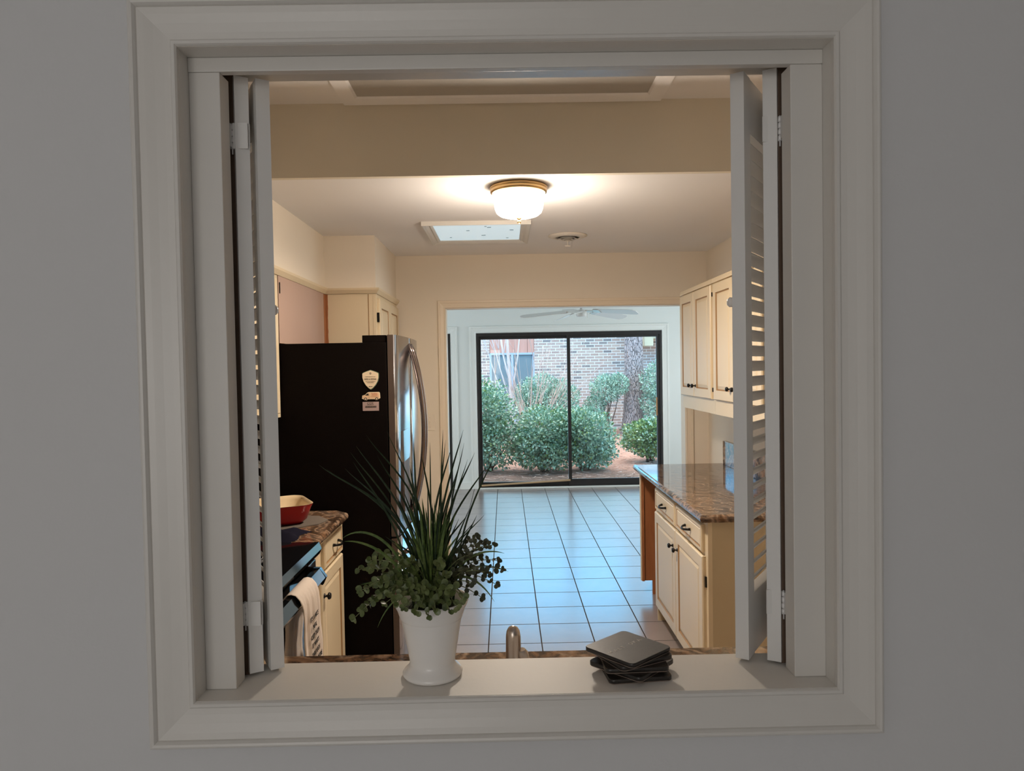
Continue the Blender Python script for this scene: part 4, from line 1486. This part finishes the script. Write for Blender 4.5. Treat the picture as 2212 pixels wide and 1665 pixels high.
# ------------------------------------------------------------------ coasters on the ledge
SILL = HB + 0.014
cs = [(0.1870, 1.078, 0.10, 'lowest in the stack'), (0.1860, 1.081, 0.80, 'second from the bottom of the stack'), (0.1850, 1.079, 0.04, 'third from the bottom of the stack'), (0.1830, 1.082, 0.47, 'second from the top of the stack'), (0.1800, 1.078, 0.72, 'topmost of the stack with worn silver lettering')]
for i, (cx, cy, rot, lb) in enumerate(cs):
    z0 = SILL + 0.0004 + i * 0.0072
    root = thing('coaster', (cx, cy, z0), 'square black coaster on the ledge, ' + lb, 'coaster', 'stacked black coasters on the ledge')
    h = 0.0475
    bm = bmesh.new()
    loft(bm, [(rrect(cx, cy, h - 0.0006, h - 0.0006, 0.008, rot), z0), (rrect(cx, cy, h, h, 0.008, rot), z0 + 0.0011)], True, True)
    obj('base', bm, 'coaster_edge', root, 'thin brown underside')
    bm = bmesh.new()
    loft(bm, [(rrect(cx, cy, h, h, 0.008, rot), z0 + 0.0012), (rrect(cx, cy, h, h, 0.008, rot), z0 + 0.0062), (rrect(cx, cy, h - 0.0007, h - 0.0007, 0.0075, rot), z0 + 0.0070)], True, True)
    obj('tile', bm, 'coaster', root)
    if i == 4:
        mw = Matrix.Translation(Vector((cx - 0.004, cy, z0 + 0.0071))) @ Matrix.Rotation(rot + 0.02 - PI * 0.0, 4, 'Z')
        text_mesh('lettering', 'M A L T  \u00b7 O K A', 0.0105, 'coaster_ink', root, mw, 'worn silver lettering', 0.0001)

# ------------------------------------------------------------------ potted plant on the ledge
PX, PY = -0.1185, 1.078
root = thing('potted_plant', (PX, PY, SILL), 'artificial grass and eucalyptus plant in a white ceramic pot on the ledge', 'plant')
S0 = SILL + 0.0003
bm = bmesh.new()
lathe(bm, [(0, S0), (0.040, S0), (0.0445, S0 + 0.0015), (0.0455, S0 + 0.005), (0.0430, S0 + 0.009), (0.0375, S0 + 0.014), (0.0348, S0 + 0.0185), (0.0343, S0 + 0.022), (0.0347, S0 + 0.026), (0.0365, S0 + 0.036), (0.0383, S0 + 0.046), (0.0402, S0 + 0.056), (0.0420, S0 + 0.066), (0.0438, S0 + 0.076), (0.0460, S0 + 0.0870), (0.0464, S0 + 0.0885), (0.0475, S0 + 0.0895), (0.0480, S0 + 0.0915), (0.0495, S0 + 0.096), (0.0515, S0 + 0.102), (0.0550, S0 + 0.109), (0.0568, S0 + 0.115),
           (0.0562, S0 + 0.117), (0.0540, S0 + 0.116), (0.0460, S0 + 0.098), (0.036, S0 + 0.06), (0, S0 + 0.06)], PX, PY, 64)
obj('pot', bm, 'ceramic', root, 'glossy white ceramic pot with flared foot')
bm = bmesh.new()
lathe(bm, [(0.0475, S0 + 0.100), (0.03, S0 + 0.108), (0, S0 + 0.112)], PX, PY, 24)
obj('moss', bm, 'soil', root)


def blade(bm, p0, p3, w, lift=0.5, droop=0.0, seg=10, twist=0.0):
    p0, p3 = Vector(p0), Vector(p3)
    L = (p3 - p0).length
    p1 = p0 + Vector((0, 0, 1)) * L * lift + (p3 - p0) * 0.12
    p2 = p0 + (p3 - p0) * 0.72 + Vector((0, 0, 1)) * L * (0.06 + droop)
    va = []
    for i in range(seg + 1):
        t = i / seg
        q = p0 * (1 - t) ** 3 + p1 * 3 * t * (1 - t) ** 2 + p2 * 3 * t * t * (1 - t) + p3 * t ** 3
        tn = (p1 - p0) * 3 * (1 - t) ** 2 + (p2 - p1) * 6 * t * (1 - t) + (p3 - p2) * 3 * t * t
        if tn.length < 1e-6:
            tn = p3 - p0
        tn.normalize()
        sd = tn.cross(Vector((math.sin(twist), -math.cos(twist), 0.15)))
        if sd.length < 1e-3:
            sd = Vector((1, 0, 0))
        sd.normalize()
        ww = w * (0.75 + 0.5 * t) * (1 - t ** 3) + 0.00015
        nr = sd.cross(tn)
        va.append((bm.verts.new(q - sd * ww / 2), bm.verts.new(q + nr * ww * 0.22), bm.verts.new(q + sd * ww / 2)))
    for a, b in zip(va, va[1:]):
        for k in (0, 1):
            f = bm.faces.new((a[k], a[k + 1], b[k + 1], b[k]))
            f.smooth = True


tips = [(-0.28, 1.061, 1.463), (-0.279, 1.101, 1.451), (-0.245, 1.078, 1.454), (-0.243, 1.109, 1.475), (-0.234, 1.111, 1.484), (-0.224, 1.039, 1.469), (-0.203, 1.032, 1.509), (-0.207, 1.139, 1.466), (-0.178, 1.064, 1.511), (-0.138, 1.06, 1.501), (-0.158, 1.159, 1.446), (-0.117, 1.091, 1.49), (-0.101, 1.139, 1.505), (-0.093, 1.092, 1.493), (-0.086, 1.113, 1.48), (-0.063, 1.05, 1.512), (-0.066, 1.113, 1.486), (-0.051, 1.143, 1.467), (-0.06, 1.098, 1.462), (-0.028, 1.126, 1.452), (-0.019, 1.117, 1.464), (-0.056, 1.038, 1.397), (-0.064, 1.129, 1.369), (-0.048, 1.107, 1.373), (-0.238, 1.13, 1.263), (-0.189, 1.091, 1.347), (-0.179, 1.123, 1.411), (-0.038, 1.144, 1.326), (-0.019, 1.123, 1.325), (-0.138, 1.15, 1.469), (-0.074, 1.081, 1.451), (-0.165, 1.134, 1.453)]
rn = random.Random(5)
bm = bmesh.new()
for t in tips:
    b0 = (PX + rn.uniform(-0.018, 0.022) + (t[0] - PX) * 0.12, PY + rn.uniform(-0.012, 0.012), S0 + 0.105)
    blade(bm, b0, t, rn.uniform(0.0026, 0.0036), rn.uniform(0.42, 0.55), 0.02, 14, rn.uniform(-0.5, 0.5))
for i in range(34):
    a = rn.uniform(0, 2 * PI)
    r = rn.uniform(0.01, 0.085)
    zt = rn.uniform(1.33, 1.47) - r * 0.4
    blade(bm, (PX + 0.012 * math.cos(a), PY + 0.012 * math.sin(a), S0 + 0.105), (PX + r * 1.05 * math.cos(a), PY + r * 0.6 * math.sin(a), zt), rn.uniform(0.0022, 0.0032), 0.5, 0.03, 10, rn.uniform(-0.6, 0.6))
obj('tall_grass', bm, 'grass', root, 'long thin dark grass blades')
bm = bmesh.new()
for i in range(105):
    a = rn.uniform(0, 2 * PI)
    r = rn.uniform(0.005, 0.055)
    zt = rn.uniform(1.315, 1.415) - r * 0.5
    b0 = (PX + 0.022 * math.cos(a) * rn.random(), PY + 0.022 * math.sin(a) * rn.random(), S0 + 0.104)
    blade(bm, b0, (PX - 0.005 + r * math.cos(a), PY + r * 0.8 * math.sin(a), zt), rn.uniform(0.003, 0.0052), 0.5, 0.04, 8, rn.uniform(-0.8, 0.8))
obj('short_grass', bm, 'grass_green', root, 'dense short green grass blades')
bm = bmesh.new()
for (tp, w, lf, dp) in (((-0.247, 1.060, 1.352), 0.0045, 0.62, 0.30), ((-0.240, 1.040, 1.352), 0.0045, 0.45, 0.16), ((-0.238, 1.12, 1.262), 0.003, 0.3, 0.1),
                        ((-0.006, 1.085, 1.318), 0.0035, 0.6, 0.2), ((-0.022, 1.06, 1.252), 0.004, 0.85, 0.45), ((-0.195, 1.045, 1.222), 0.003, 0.55, 0.5), ((-0.068, 1.035, 1.270), 0.003, 0.6, 0.45), ((0.0, 1.10, 1.285), 0.002, 0.6, 0.2)):
    blade(bm, (PX + (tp[0] - PX) * 0.2, PY + (tp[1] - PY) * 0.3, S0 + 0.108), tp, w, lf, dp, 16, 0.2)
obj('arching_grass', bm, 'grass_green', root, 'arching light green grass blades')


def round_leaf(bm, c, d, r, rg):
    d = Vector(d).normalized()
    up = Vector((rg.uniform(-0.5, 0.5), rg.uniform(-1.2, -0.2), rg.uniform(0.1, 0.9))).normalized()
    sd = d.cross(up)
    if sd.length < 1e-3:
        sd = d.orthogonal()
    sd.normalize()
    n = sd.cross(d)
    c = Vector(c)
    mid = bm.verts.new(c + d * r * 1.0 - n * r * 0.12)
    vs = []
    for k in range(9):
        a = 2 * PI * k / 9
        q = c + d * (r * (1 - math.cos(a))) + sd * (r * 0.92 * math.sin(a)) + n * r * 0.14 * abs(math.sin(a))
        vs.append(bm.verts.new(q))
    for k in range(9):
        f = bm.faces.new((mid, vs[k], vs[(k + 1) % 9]))
        f.smooth = True


spr = [(-0.209, 1.076, 1.314, 0), (-0.235, 1.115, 1.289, 0), (-0.221, 1.11, 1.261, 0), (-0.218, 1.048, 1.277, 0), (-0.229, 1.051, 1.236, 0), (-0.214, 1.057, 1.250, 0), (-0.206, 1.117, 1.314, 0), (-0.168, 1.055, 1.289, 0),
       (-0.150, 1.014, 1.262, 0), (-0.115, 1.008, 1.252, 0), (-0.085, 1.010, 1.258, 0), (-0.066, 1.020, 1.272, 0), (-0.023, 1.078, 1.333, 1), (-0.037, 1.087, 1.336, 1), (-0.011, 1.087, 1.293, 1), (-0.017, 1.112, 1.300, 1),
       (-0.020, 1.095, 1.268, 1), (-0.050, 1.114, 1.337, 1), (-0.043, 1.09, 1.250, 1), (-0.032, 1.119, 1.277, 1), (-0.186, 1.070, 1.251, 0), (-0.157, 1.045, 1.316, 0), (-0.046, 1.109, 1.309, 1), (-0.101, 1.045, 1.285, 0), (-0.135, 1.022, 1.276, 0), (-0.165, 1.030, 1.272, 0),
       (-0.09, 1.04, 1.30, 0), (-0.13, 1.12, 1.30, 0), (-0.07, 1.06, 1.30, 1), (-0.19, 1.09, 1.285, 0), (-0.125, 1.010, 1.268, 0), (-0.055, 1.05, 1.285, 1), (-0.10, 1.014, 1.272, 0), (-0.185, 1.04, 1.29, 0), (-0.10, 1.05, 1.315, 0), (-0.145, 1.05, 1.32, 0), (-0.205, 1.08, 1.30, 0), (-0.06, 1.07, 1.32, 1), (-0.035, 1.05, 1.30, 1), (-0.105, 1.006, 1.262, 0), (-0.132, 1.008, 1.258, 0), (-0.075, 1.012, 1.262, 0), (-0.16, 1.018, 1.268, 0), (-0.12, 1.02, 1.285, 0), (-0.145, 1.03, 1.29, 0), (-0.088, 1.02, 1.285, 0), (-0.175, 1.04, 1.275, 0), (-0.2, 1.05, 1.265, 0)]
for (tx, ty, tz, kind) in spr:
    bm = bmesh.new()
    b0 = Vector((PX + (tx - PX) * 0.15, PY + (ty - PY) * 0.2, S0 + 0.108))
    p3 = Vector((tx, ty, tz))
    L = (p3 - b0).length
    up = max(0.25, 0.5 - (tz - 1.25))
    p1 = b0 + Vector((0, 0, 1)) * L * (0.75 if tz < 1.28 else 0.5) + (p3 - b0) * 0.2
    p2 = b0 + (p3 - b0) * 0.7 + Vector((0, 0, 1)) * L * 0.22
    pts = []
    N = max(5, int(L / 0.0105))
    for i in range(N + 1):
        t = i / N
        pts.append(b0 * (1 - t) ** 3 + p1 * 3 * t * (1 - t) ** 2 + p2 * 3 * t * t * (1 - t) + p3 * t ** 3)
    tube(bm, pts, [0.0011 * (1 - 0.5 * i / N) for i in range(N + 1)], 5, mi=1)
    for i in range(2, N + 1):
        tn = (pts[i] - pts[i - 1]).normalized()
        sd = tn.orthogonal().normalized()
        a = i * 1.57 + rn.uniform(-0.4, 0.4)
        sd = Matrix.Rotation(a, 3, tn) @ sd
        r = rn.uniform(0.0050, 0.0074) * (0.85 if kind else 1.05) * (0.75 + 0.25 * (1 - i / N))
        for s_ in (1, -1):
            round_leaf(bm, pts[i], sd * s_ + tn * rn.uniform(0.3, 0.9), r, rn)
    round_leaf(bm, pts[-1], tn, 0.004, rn)
    obj('leafy_sprig', bm, ['dark_leaf' if kind else 'round_leaf', 'stem'], root, 'dark reddish leafy sprig' if kind else 'round leaved olive green sprig')

# ------------------------------------------------------------------ outside
def gz(x, y):
    return 0.0 + 0.075 * max(0, min(1, (y - 9.6) / 5.0)) + 0.02 * math.sin(x * 1.7 + y) * min(1, max(0, (y - 10) / 2))


bm = bmesh.new()
NXg, NYg = 60, 44
gr = []
for i in range(NXg + 1):
    row = []
    for j in range(NYg + 1):
        x = -9 + 20 * i / NXg
        y = 9.5 + 9.5 * j / NYg
        row.append(bm.verts.new((x, y, gz(x, y) + rn.uniform(-0.006, 0.006) * (1 if j > 1 else 0) - 0.01)))
    gr.append(row)
for i in range(NXg):
    for j in range(NYg):
        bm.faces.new((gr[i][j], gr[i + 1][j], gr[i + 1][j + 1], gr[i][j + 1])).smooth = True
o = struct('ground', bm, 'mulch', 'garden bed of pine straw mulch outside the glass doors', 'ground', origin=(0, 0, 0))
# loose pine straw
bm = bmesh.new()
for i in range(5200):
    x = rn.uniform(-1.2, 4.2)
    y = 9.6 + 7.0 * rn.random() ** 1.3
    a = rn.uniform(0, PI)
    l = rn.uniform(0.03, 0.09)
    z = gz(x, y) + rn.uniform(0.002, 0.02)
    dx, dy = math.cos(a) * l, math.sin(a) * l
    v = [bm.verts.new((x - dx, y - dy, z)), bm.verts.new((x + dx, y + dy, z + rn.uniform(-0.005, 0.012))), bm.verts.new((x + dx - dy * 0.07, y + dy + dx * 0.07, z + 0.004))]
    bm.faces.new(v)
o = tag(obj('pine_straw', bm, 'twig', origin=(1.5, 12, 0.0)), 'loose pine needles scattered over the garden bed', 'pine straw')
o['kind'] = 'stuff'

# neighbouring brick building
WBY = 16.9
root = thing('brick_building', (1.0, WBY, 0), 'pale mixed brick building across the garden', 'building')
wx0, wx1, wz0, wz1, wzt = -0.36, 0.70, 0.30, 1.905, 2.75
bm = B((-9, wx0, WBY, WBY + 0.3, 0, 2.75), (wx1, 11, WBY, WBY + 0.3, 0, 2.75), (wx0, wx1, WBY, WBY + 0.3, 0, wz0))
obj('wall', bm, 'brick', root)
bm = bmesh.new()
x = wx0
while x < wx1 - 0.01:
    box(bm, x + 0.004, min(wx1, x + 0.30) - 0.004, WBY + 0.02, WBY + 0.06, wz1 + 0.03, wzt)
    x += 0.30
box(bm, wx0, wx1, WBY + 0.06, WBY + 0.10, wz1 + 0.03, wzt)
obj('siding_panel', bm, 'siding', root, 'red brown board panel above the window')
bm = B((wx0, wx0 + 0.045, WBY + 0.0, WBY + 0.10, wz0, wz1 + 0.03), (wx1 - 0.045, wx1, WBY, WBY + 0.10, wz0, wz1 + 0.03), (wx0 + 0.045, wx1 - 0.045, WBY, WBY + 0.10, wz1 - 0.015, wz1 + 0.03), (wx0 + 0.045, wx1 - 0.045, WBY, WBY + 0.10, wz0, wz0 + 0.05), (0.145, 0.205, WBY, WBY + 0.10, wz0 + 0.05, wz1 - 0.015))
wf = obj('window', bm, 'blue_frame', root, 'blue grey window frame')
bm = B((wx0 + 0.045, 0.145, WBY + 0.05, WBY + 0.06, wz0 + 0.05, wz1 - 0.015))
obj('pane', bm, 'dark_pane', wf)
bm = B((0.205, wx1 - 0.045, WBY + 0.05, WBY + 0.06, wz0 + 0.05, wz1 - 0.015))
obj('pane', bm, 'dark_pane', wf)
bm = bmesh.new()
quadbox(bm, [(-9.2, 16.6, 2.75), (11.2, 16.6, 2.75), (11.2, 16.6, 2.82), (-9.2, 16.6, 2.82)], [(-9.2, 20.5, 3.35), (11.2, 20.5, 3.35), (11.2, 20.5, 3.42), (-9.2, 20.5, 3.42)])
obj('main_roof', bm, 'shingle', root)
# low roof wing at the right
bm = B((3.12, 3.32, 15.9, WBY, 2.02, 2.30), bev=0.004)
obj('fascia_end', bm, 'fascia', root, 'yellowed boxed eave end')
bm = B((3.32, 7.5, 15.92, 15.96, 2.19, 2.30), (3.32, 7.5, 15.96, WBY, 2.18, 2.20))
obj('fascia', bm, 'fascia', root)
bm = B((3.32, 7.5, 15.84, 15.92, 2.245, 2.275), (3.32, 7.5, 15.84, 15.852, 2.275, 2.315))
obj('gutter', bm, 'sun_trim', root, 'white gutter')
bm = bmesh.new()
quadbox(bm, [(3.08, 15.86, 2.315), (7.5, 15.86, 2.315), (7.5, 15.86, 2.34), (3.08, 15.86, 2.34)], [(3.08, 17.1, 2.85), (7.5, 17.1, 2.85), (7.5, 17.1, 2.88), (3.08, 17.1, 2.88)])
obj('roof', bm, 'shingle', root)

# pine trunk
root = thing('pine_tree', (2.83, 15.7, 0.07), 'thick grey barked pine trunk standing before the brick wall', 'tree')
bm = bmesh.new()
NS = 28
prev = None
for k in range(40):
    t = k / 39
    z = 0.02 + 7.0 * t
    r = 0.205 + 0.045 * math.exp(-z / 0.9) + 0.10 * math.exp(-z / 0.16) - 0.010 * z * 0.5
    cx = 2.815 + 0.012 * z
    ring = [bm.verts.new((cx + r * (1 + 0.035 * math.sin(a * 5 + z * 2) + rn.uniform(-0.02, 0.02)) * math.cos(a), 15.7 + r * (1 + 0.03 * math.sin(a * 7 + z) + rn.uniform(-0.02, 0.02)) * math.sin(a), z)) for a in [2 * PI * q / NS for q in range(NS)]]
    if prev:
        for q in range(NS):
            bm.faces.new((prev[q], prev[(q + 1) % NS], ring[(q + 1) % NS], ring[q])).smooth = True
    prev = ring
bm.faces.new(prev)
obj('trunk', bm, 'pine_bark', root)


def shrub(loc, lobes, nleaf, size, mats, label, seed, name='shrub', young=0.12, stems=7, asp=1.25):
    """lobes: (dx,dy,dz,rx,ry,rz) ellipsoids relative to loc"""
    rg = random.Random(seed)
    root = thing(name, loc, label, 'shrub', )
    bm = bmesh.new()
    L = Vector(loc)
    tot = sum(l[3] * l[5] for l in lobes)
    for l in lobes:
        n = int(nleaf * l[3] * l[5] / tot)
        for _ in range(n):
            a = rg.uniform(0, 2 * PI)
            ct = rg.uniform(-1, 1)
            st = math.sqrt(1 - ct * ct)
            rr = rg.random() ** 0.28 * (1 + 0.10 * math.sin(a * 3 + seed) * st + 0.08 * math.sin(ct * 7 + a * 2 + seed)) * rg.uniform(0.93, 1.05)
            dirv = Vector((st * math.cos(a), st * math.sin(a), ct))
            p = L + Vector((l[0] + l[3] * rr * dirv.x, l[1] + l[4] * rr * dirv.y, l[2] + l[5] * rr * dirv.z))
            if p.z < L.z + 0.03:
                continue
            d = (dirv + Vector((rg.uniform(-1, 1), rg.uniform(-1, 1), rg.uniform(-0.6, 1.0)))).normalized()
            up = (dirv + Vector((rg.uniform(-0.7, 0.7), rg.uniform(-0.7, 0.7), rg.uniform(0.0, 1.2)))).normalized()
            sd = d.cross(up)
            if sd.length < 0.05:
                continue
            sd.normalize()
            s = size * rg.uniform(0.65, 1.25)
            nn = sd.cross(d)
            q = [p, p + d * s * 0.5 * asp * 0.5 + sd * s * 0.40, p + d * s * asp * 0.5 * 1.5 + sd * s * 0.34, p + d * s * asp * 1.0, p + d * s * asp * 0.5 * 1.5 - sd * s * 0.34, p + d * s * 0.5 * asp * 0.5 - sd * s * 0.40]
            m = bm.verts.new(p + d * s * asp * 0.5 - nn * s * 0.07)
            vs = [bm.verts.new(v_) for v_ in q]
            mi = 1 if (rg.random() < young and rr > 0.8) else 0
            for k in range(6):
                f = bm.faces.new((m, vs[k], vs[(k + 1) % 6]))
                f.smooth = True
                f.material_index = mi
    obj('foliage', bm, mats, root)
    bm = bmesh.new()
    for k in range(stems):
        l = lobes[k % len(lobes)]
        tgt = L + Vector((l[0] + rg.uniform(-0.7, 0.7) * l[3], l[1] + rg.uniform(-0.6, 0.6) * l[4], l[2] + rg.uniform(-0.1, 0.7) * l[5]))
        b0 = L + Vector((rg.uniform(-0.08, 0.08), rg.uniform(-0.05, 0.05), -0.03))
        mid = b0.lerp(tgt, 0.5) + Vector((rg.uniform(-0.05, 0.05), 0, 0.08))
        tube(bm, [b0, b0.lerp(mid, 0.5), mid, tgt], [0.016, 0.013, 0.010, 0.004], 6)
    obj('stems', bm, 'shrub_stem', root)
    return root


SM = ['shrub_leaf', 'young_leaf']
FM = ['far_leaf', 'shrub_leaf']
shrub((-0.28, 10.95, gz(-0.28, 10.95)), [(0.0, 0, 0.86, 0.40, 0.42, 0.52), (-0.20, 0.0, 0.92, 0.42, 0.42, 0.52), (0.12, -0.05, 0.45, 0.42, 0.45, 0.42), (-0.25, 0, 0.5, 0.45, 0.42, 0.40)], 13500, 0.034, SM, 'tall rounded dark green shrub at the left of the glass doors', 1)
shrub((0.56, 10.75, gz(0.56, 10.7)), [(0.0, 0, 0.58, 0.44, 0.45, 0.42), (-0.15, 0.0, 0.35, 0.36, 0.4, 0.30), (0.12, 0, 0.30, 0.35, 0.4, 0.28)], 11000, 0.034, SM, 'rounded green shrub in the middle behind the door stile', 2)
shrub((1.20, 10.80, gz(1.2, 10.75)), [(0.0, 0, 0.52, 0.44, 0.45, 0.42), (0.08, 0, 0.30, 0.38, 0.4, 0.28), (-0.2, 0, 0.62, 0.30, 0.35, 0.32)], 11000, 0.034, SM, 'rounded green shrub in front of the mulch path', 3)
shrub((2.30, 11.5, gz(2.3, 11.5)), [(0.0, 0, 0.38, 0.42, 0.42, 0.30), (0.2, 0.0, 0.42, 0.38, 0.4, 0.28)], 7500, 0.036, ['young_leaf', 'shrub_leaf'], 'small bright green shrub at the right behind the worktop', 4, young=0.4)
shrub((0.78, 15.2, gz(0.8, 15.2)), [(0.0, 0, 0.92, 0.50, 0.45, 0.50), (0.42, 0, 0.80, 0.42, 0.4, 0.46), (-0.30, 0, 0.75, 0.42, 0.4, 0.45), (0.1, 0, 0.4, 0.5, 0.4, 0.35)], 10500, 0.035, FM, 'broad dark green shrub below the neighbouring window', 5)
shrub((2.16, 15.4, gz(2.2, 15.4)), [(0.0, 0, 1.00, 0.32, 0.32, 0.32), (0.28, 0, 1.10, 0.25, 0.25, 0.25), (-0.22, 0, 0.62, 0.24, 0.25, 0.26)], 4600, 0.033, FM, 'small loose shrub with bare lower stems left of the pine', 6, stems=10)
shrub((3.30, 15.2, gz(3.3, 15.2)), [(0.0, 0, 1.12, 0.42, 0.4, 0.46), (0.0, 0, 0.6, 0.40, 0.4, 0.5), (0.35, 0, 0.9, 0.4, 0.4, 0.7)], 9500, 0.035, FM, 'tall upright shrub at the right edge behind the pine', 7)


def branchy(bm, p, d, L, r, depth, rg, spread=0.5):
    p = Vector(p)
    d = Vector(d).normalized()
    N = 5
    pts = [p]
    q = p.copy()
    dd = d.copy()
    for i in range(N):
        dd = (dd + Vector((rg.uniform(-0.08, 0.08), rg.uniform(-0.08, 0.08), 0.03))).normalized()
        q = q + dd * L / N
        pts.append(q.copy())
    tube(bm, pts, [r * (1 - 0.55 * i / N) for i in range(N + 1)], 5)
    if depth > 0:
        for k in range(3):
            i = rg.randint(2, N)
            nd = (dd + Vector((rg.uniform(-spread, spread), rg.uniform(-spread, spread), rg.uniform(-0.1, 0.3)))).normalized()
            branchy(bm, pts[i], nd, L * rg.uniform(0.4, 0.6), r * 0.5, depth - 1, rg, spread)


rg = random.Random(21)
root = thing('bare_tree', (0.15, 14.4, gz(0.15, 14.4)), 'slender leafless pale grey tree in front of the neighbouring window', 'tree')
bm = bmesh.new()
branchy(bm, (0.14, 14.4, 0.04), (0.01, 0, 1), 3.2, 0.042, 2, rg, 0.35)
branchy(bm, (0.10, 14.4, 0.9), (-0.30, 0, 1), 1.7, 0.016, 2, rg, 0.5)
branchy(bm, (0.15, 14.4, 1.1), (0.12, 0, 1), 1.8, 0.018, 2, rg, 0.4)
branchy(bm, (0.10, 14.4, 0.6), (-0.32, 0, 1), 2.2, 0.014, 2, rg, 0.4)
obj('trunk', bm, 'bare_bark', root)
root = thing('bare_shrub', (0.42, 13.6, gz(0.42, 13.6)), 'leafless many-stemmed reddish shrub fanning out behind the front shrubs', 'shrub')
bm = bmesh.new()
for k in range(26):
    a = rg.uniform(-0.45, 0.95)
    branchy(bm, (0.42 + rg.uniform(-0.10, 0.14), 13.6 + rg.uniform(-0.1, 0.1), gz(0.42, 13.6) - 0.02), (a, rg.uniform(-0.3, 0.3), 1), rg.uniform(0.9, 2.2), rg.uniform(0.005, 0.011), 1, rg, 0.45)
obj('stems', bm, 'twig', root)
root = thing('bare_sapling', (-0.35, 13.2, gz(-0.35, 13.2)), 'thin leafless sapling at the left edge of the glass doors', 'tree')
bm = bmesh.new()
branchy(bm, (-0.30, 13.2, 0.04), (-0.10, 0, 1), 2.3, 0.011, 2, rg, 0.5)
branchy(bm, (-0.24, 13.2, 0.04), (0.02, 0, 1), 2.4, 0.011, 2, rg, 0.5)
obj('stems', bm, 'twig', root)
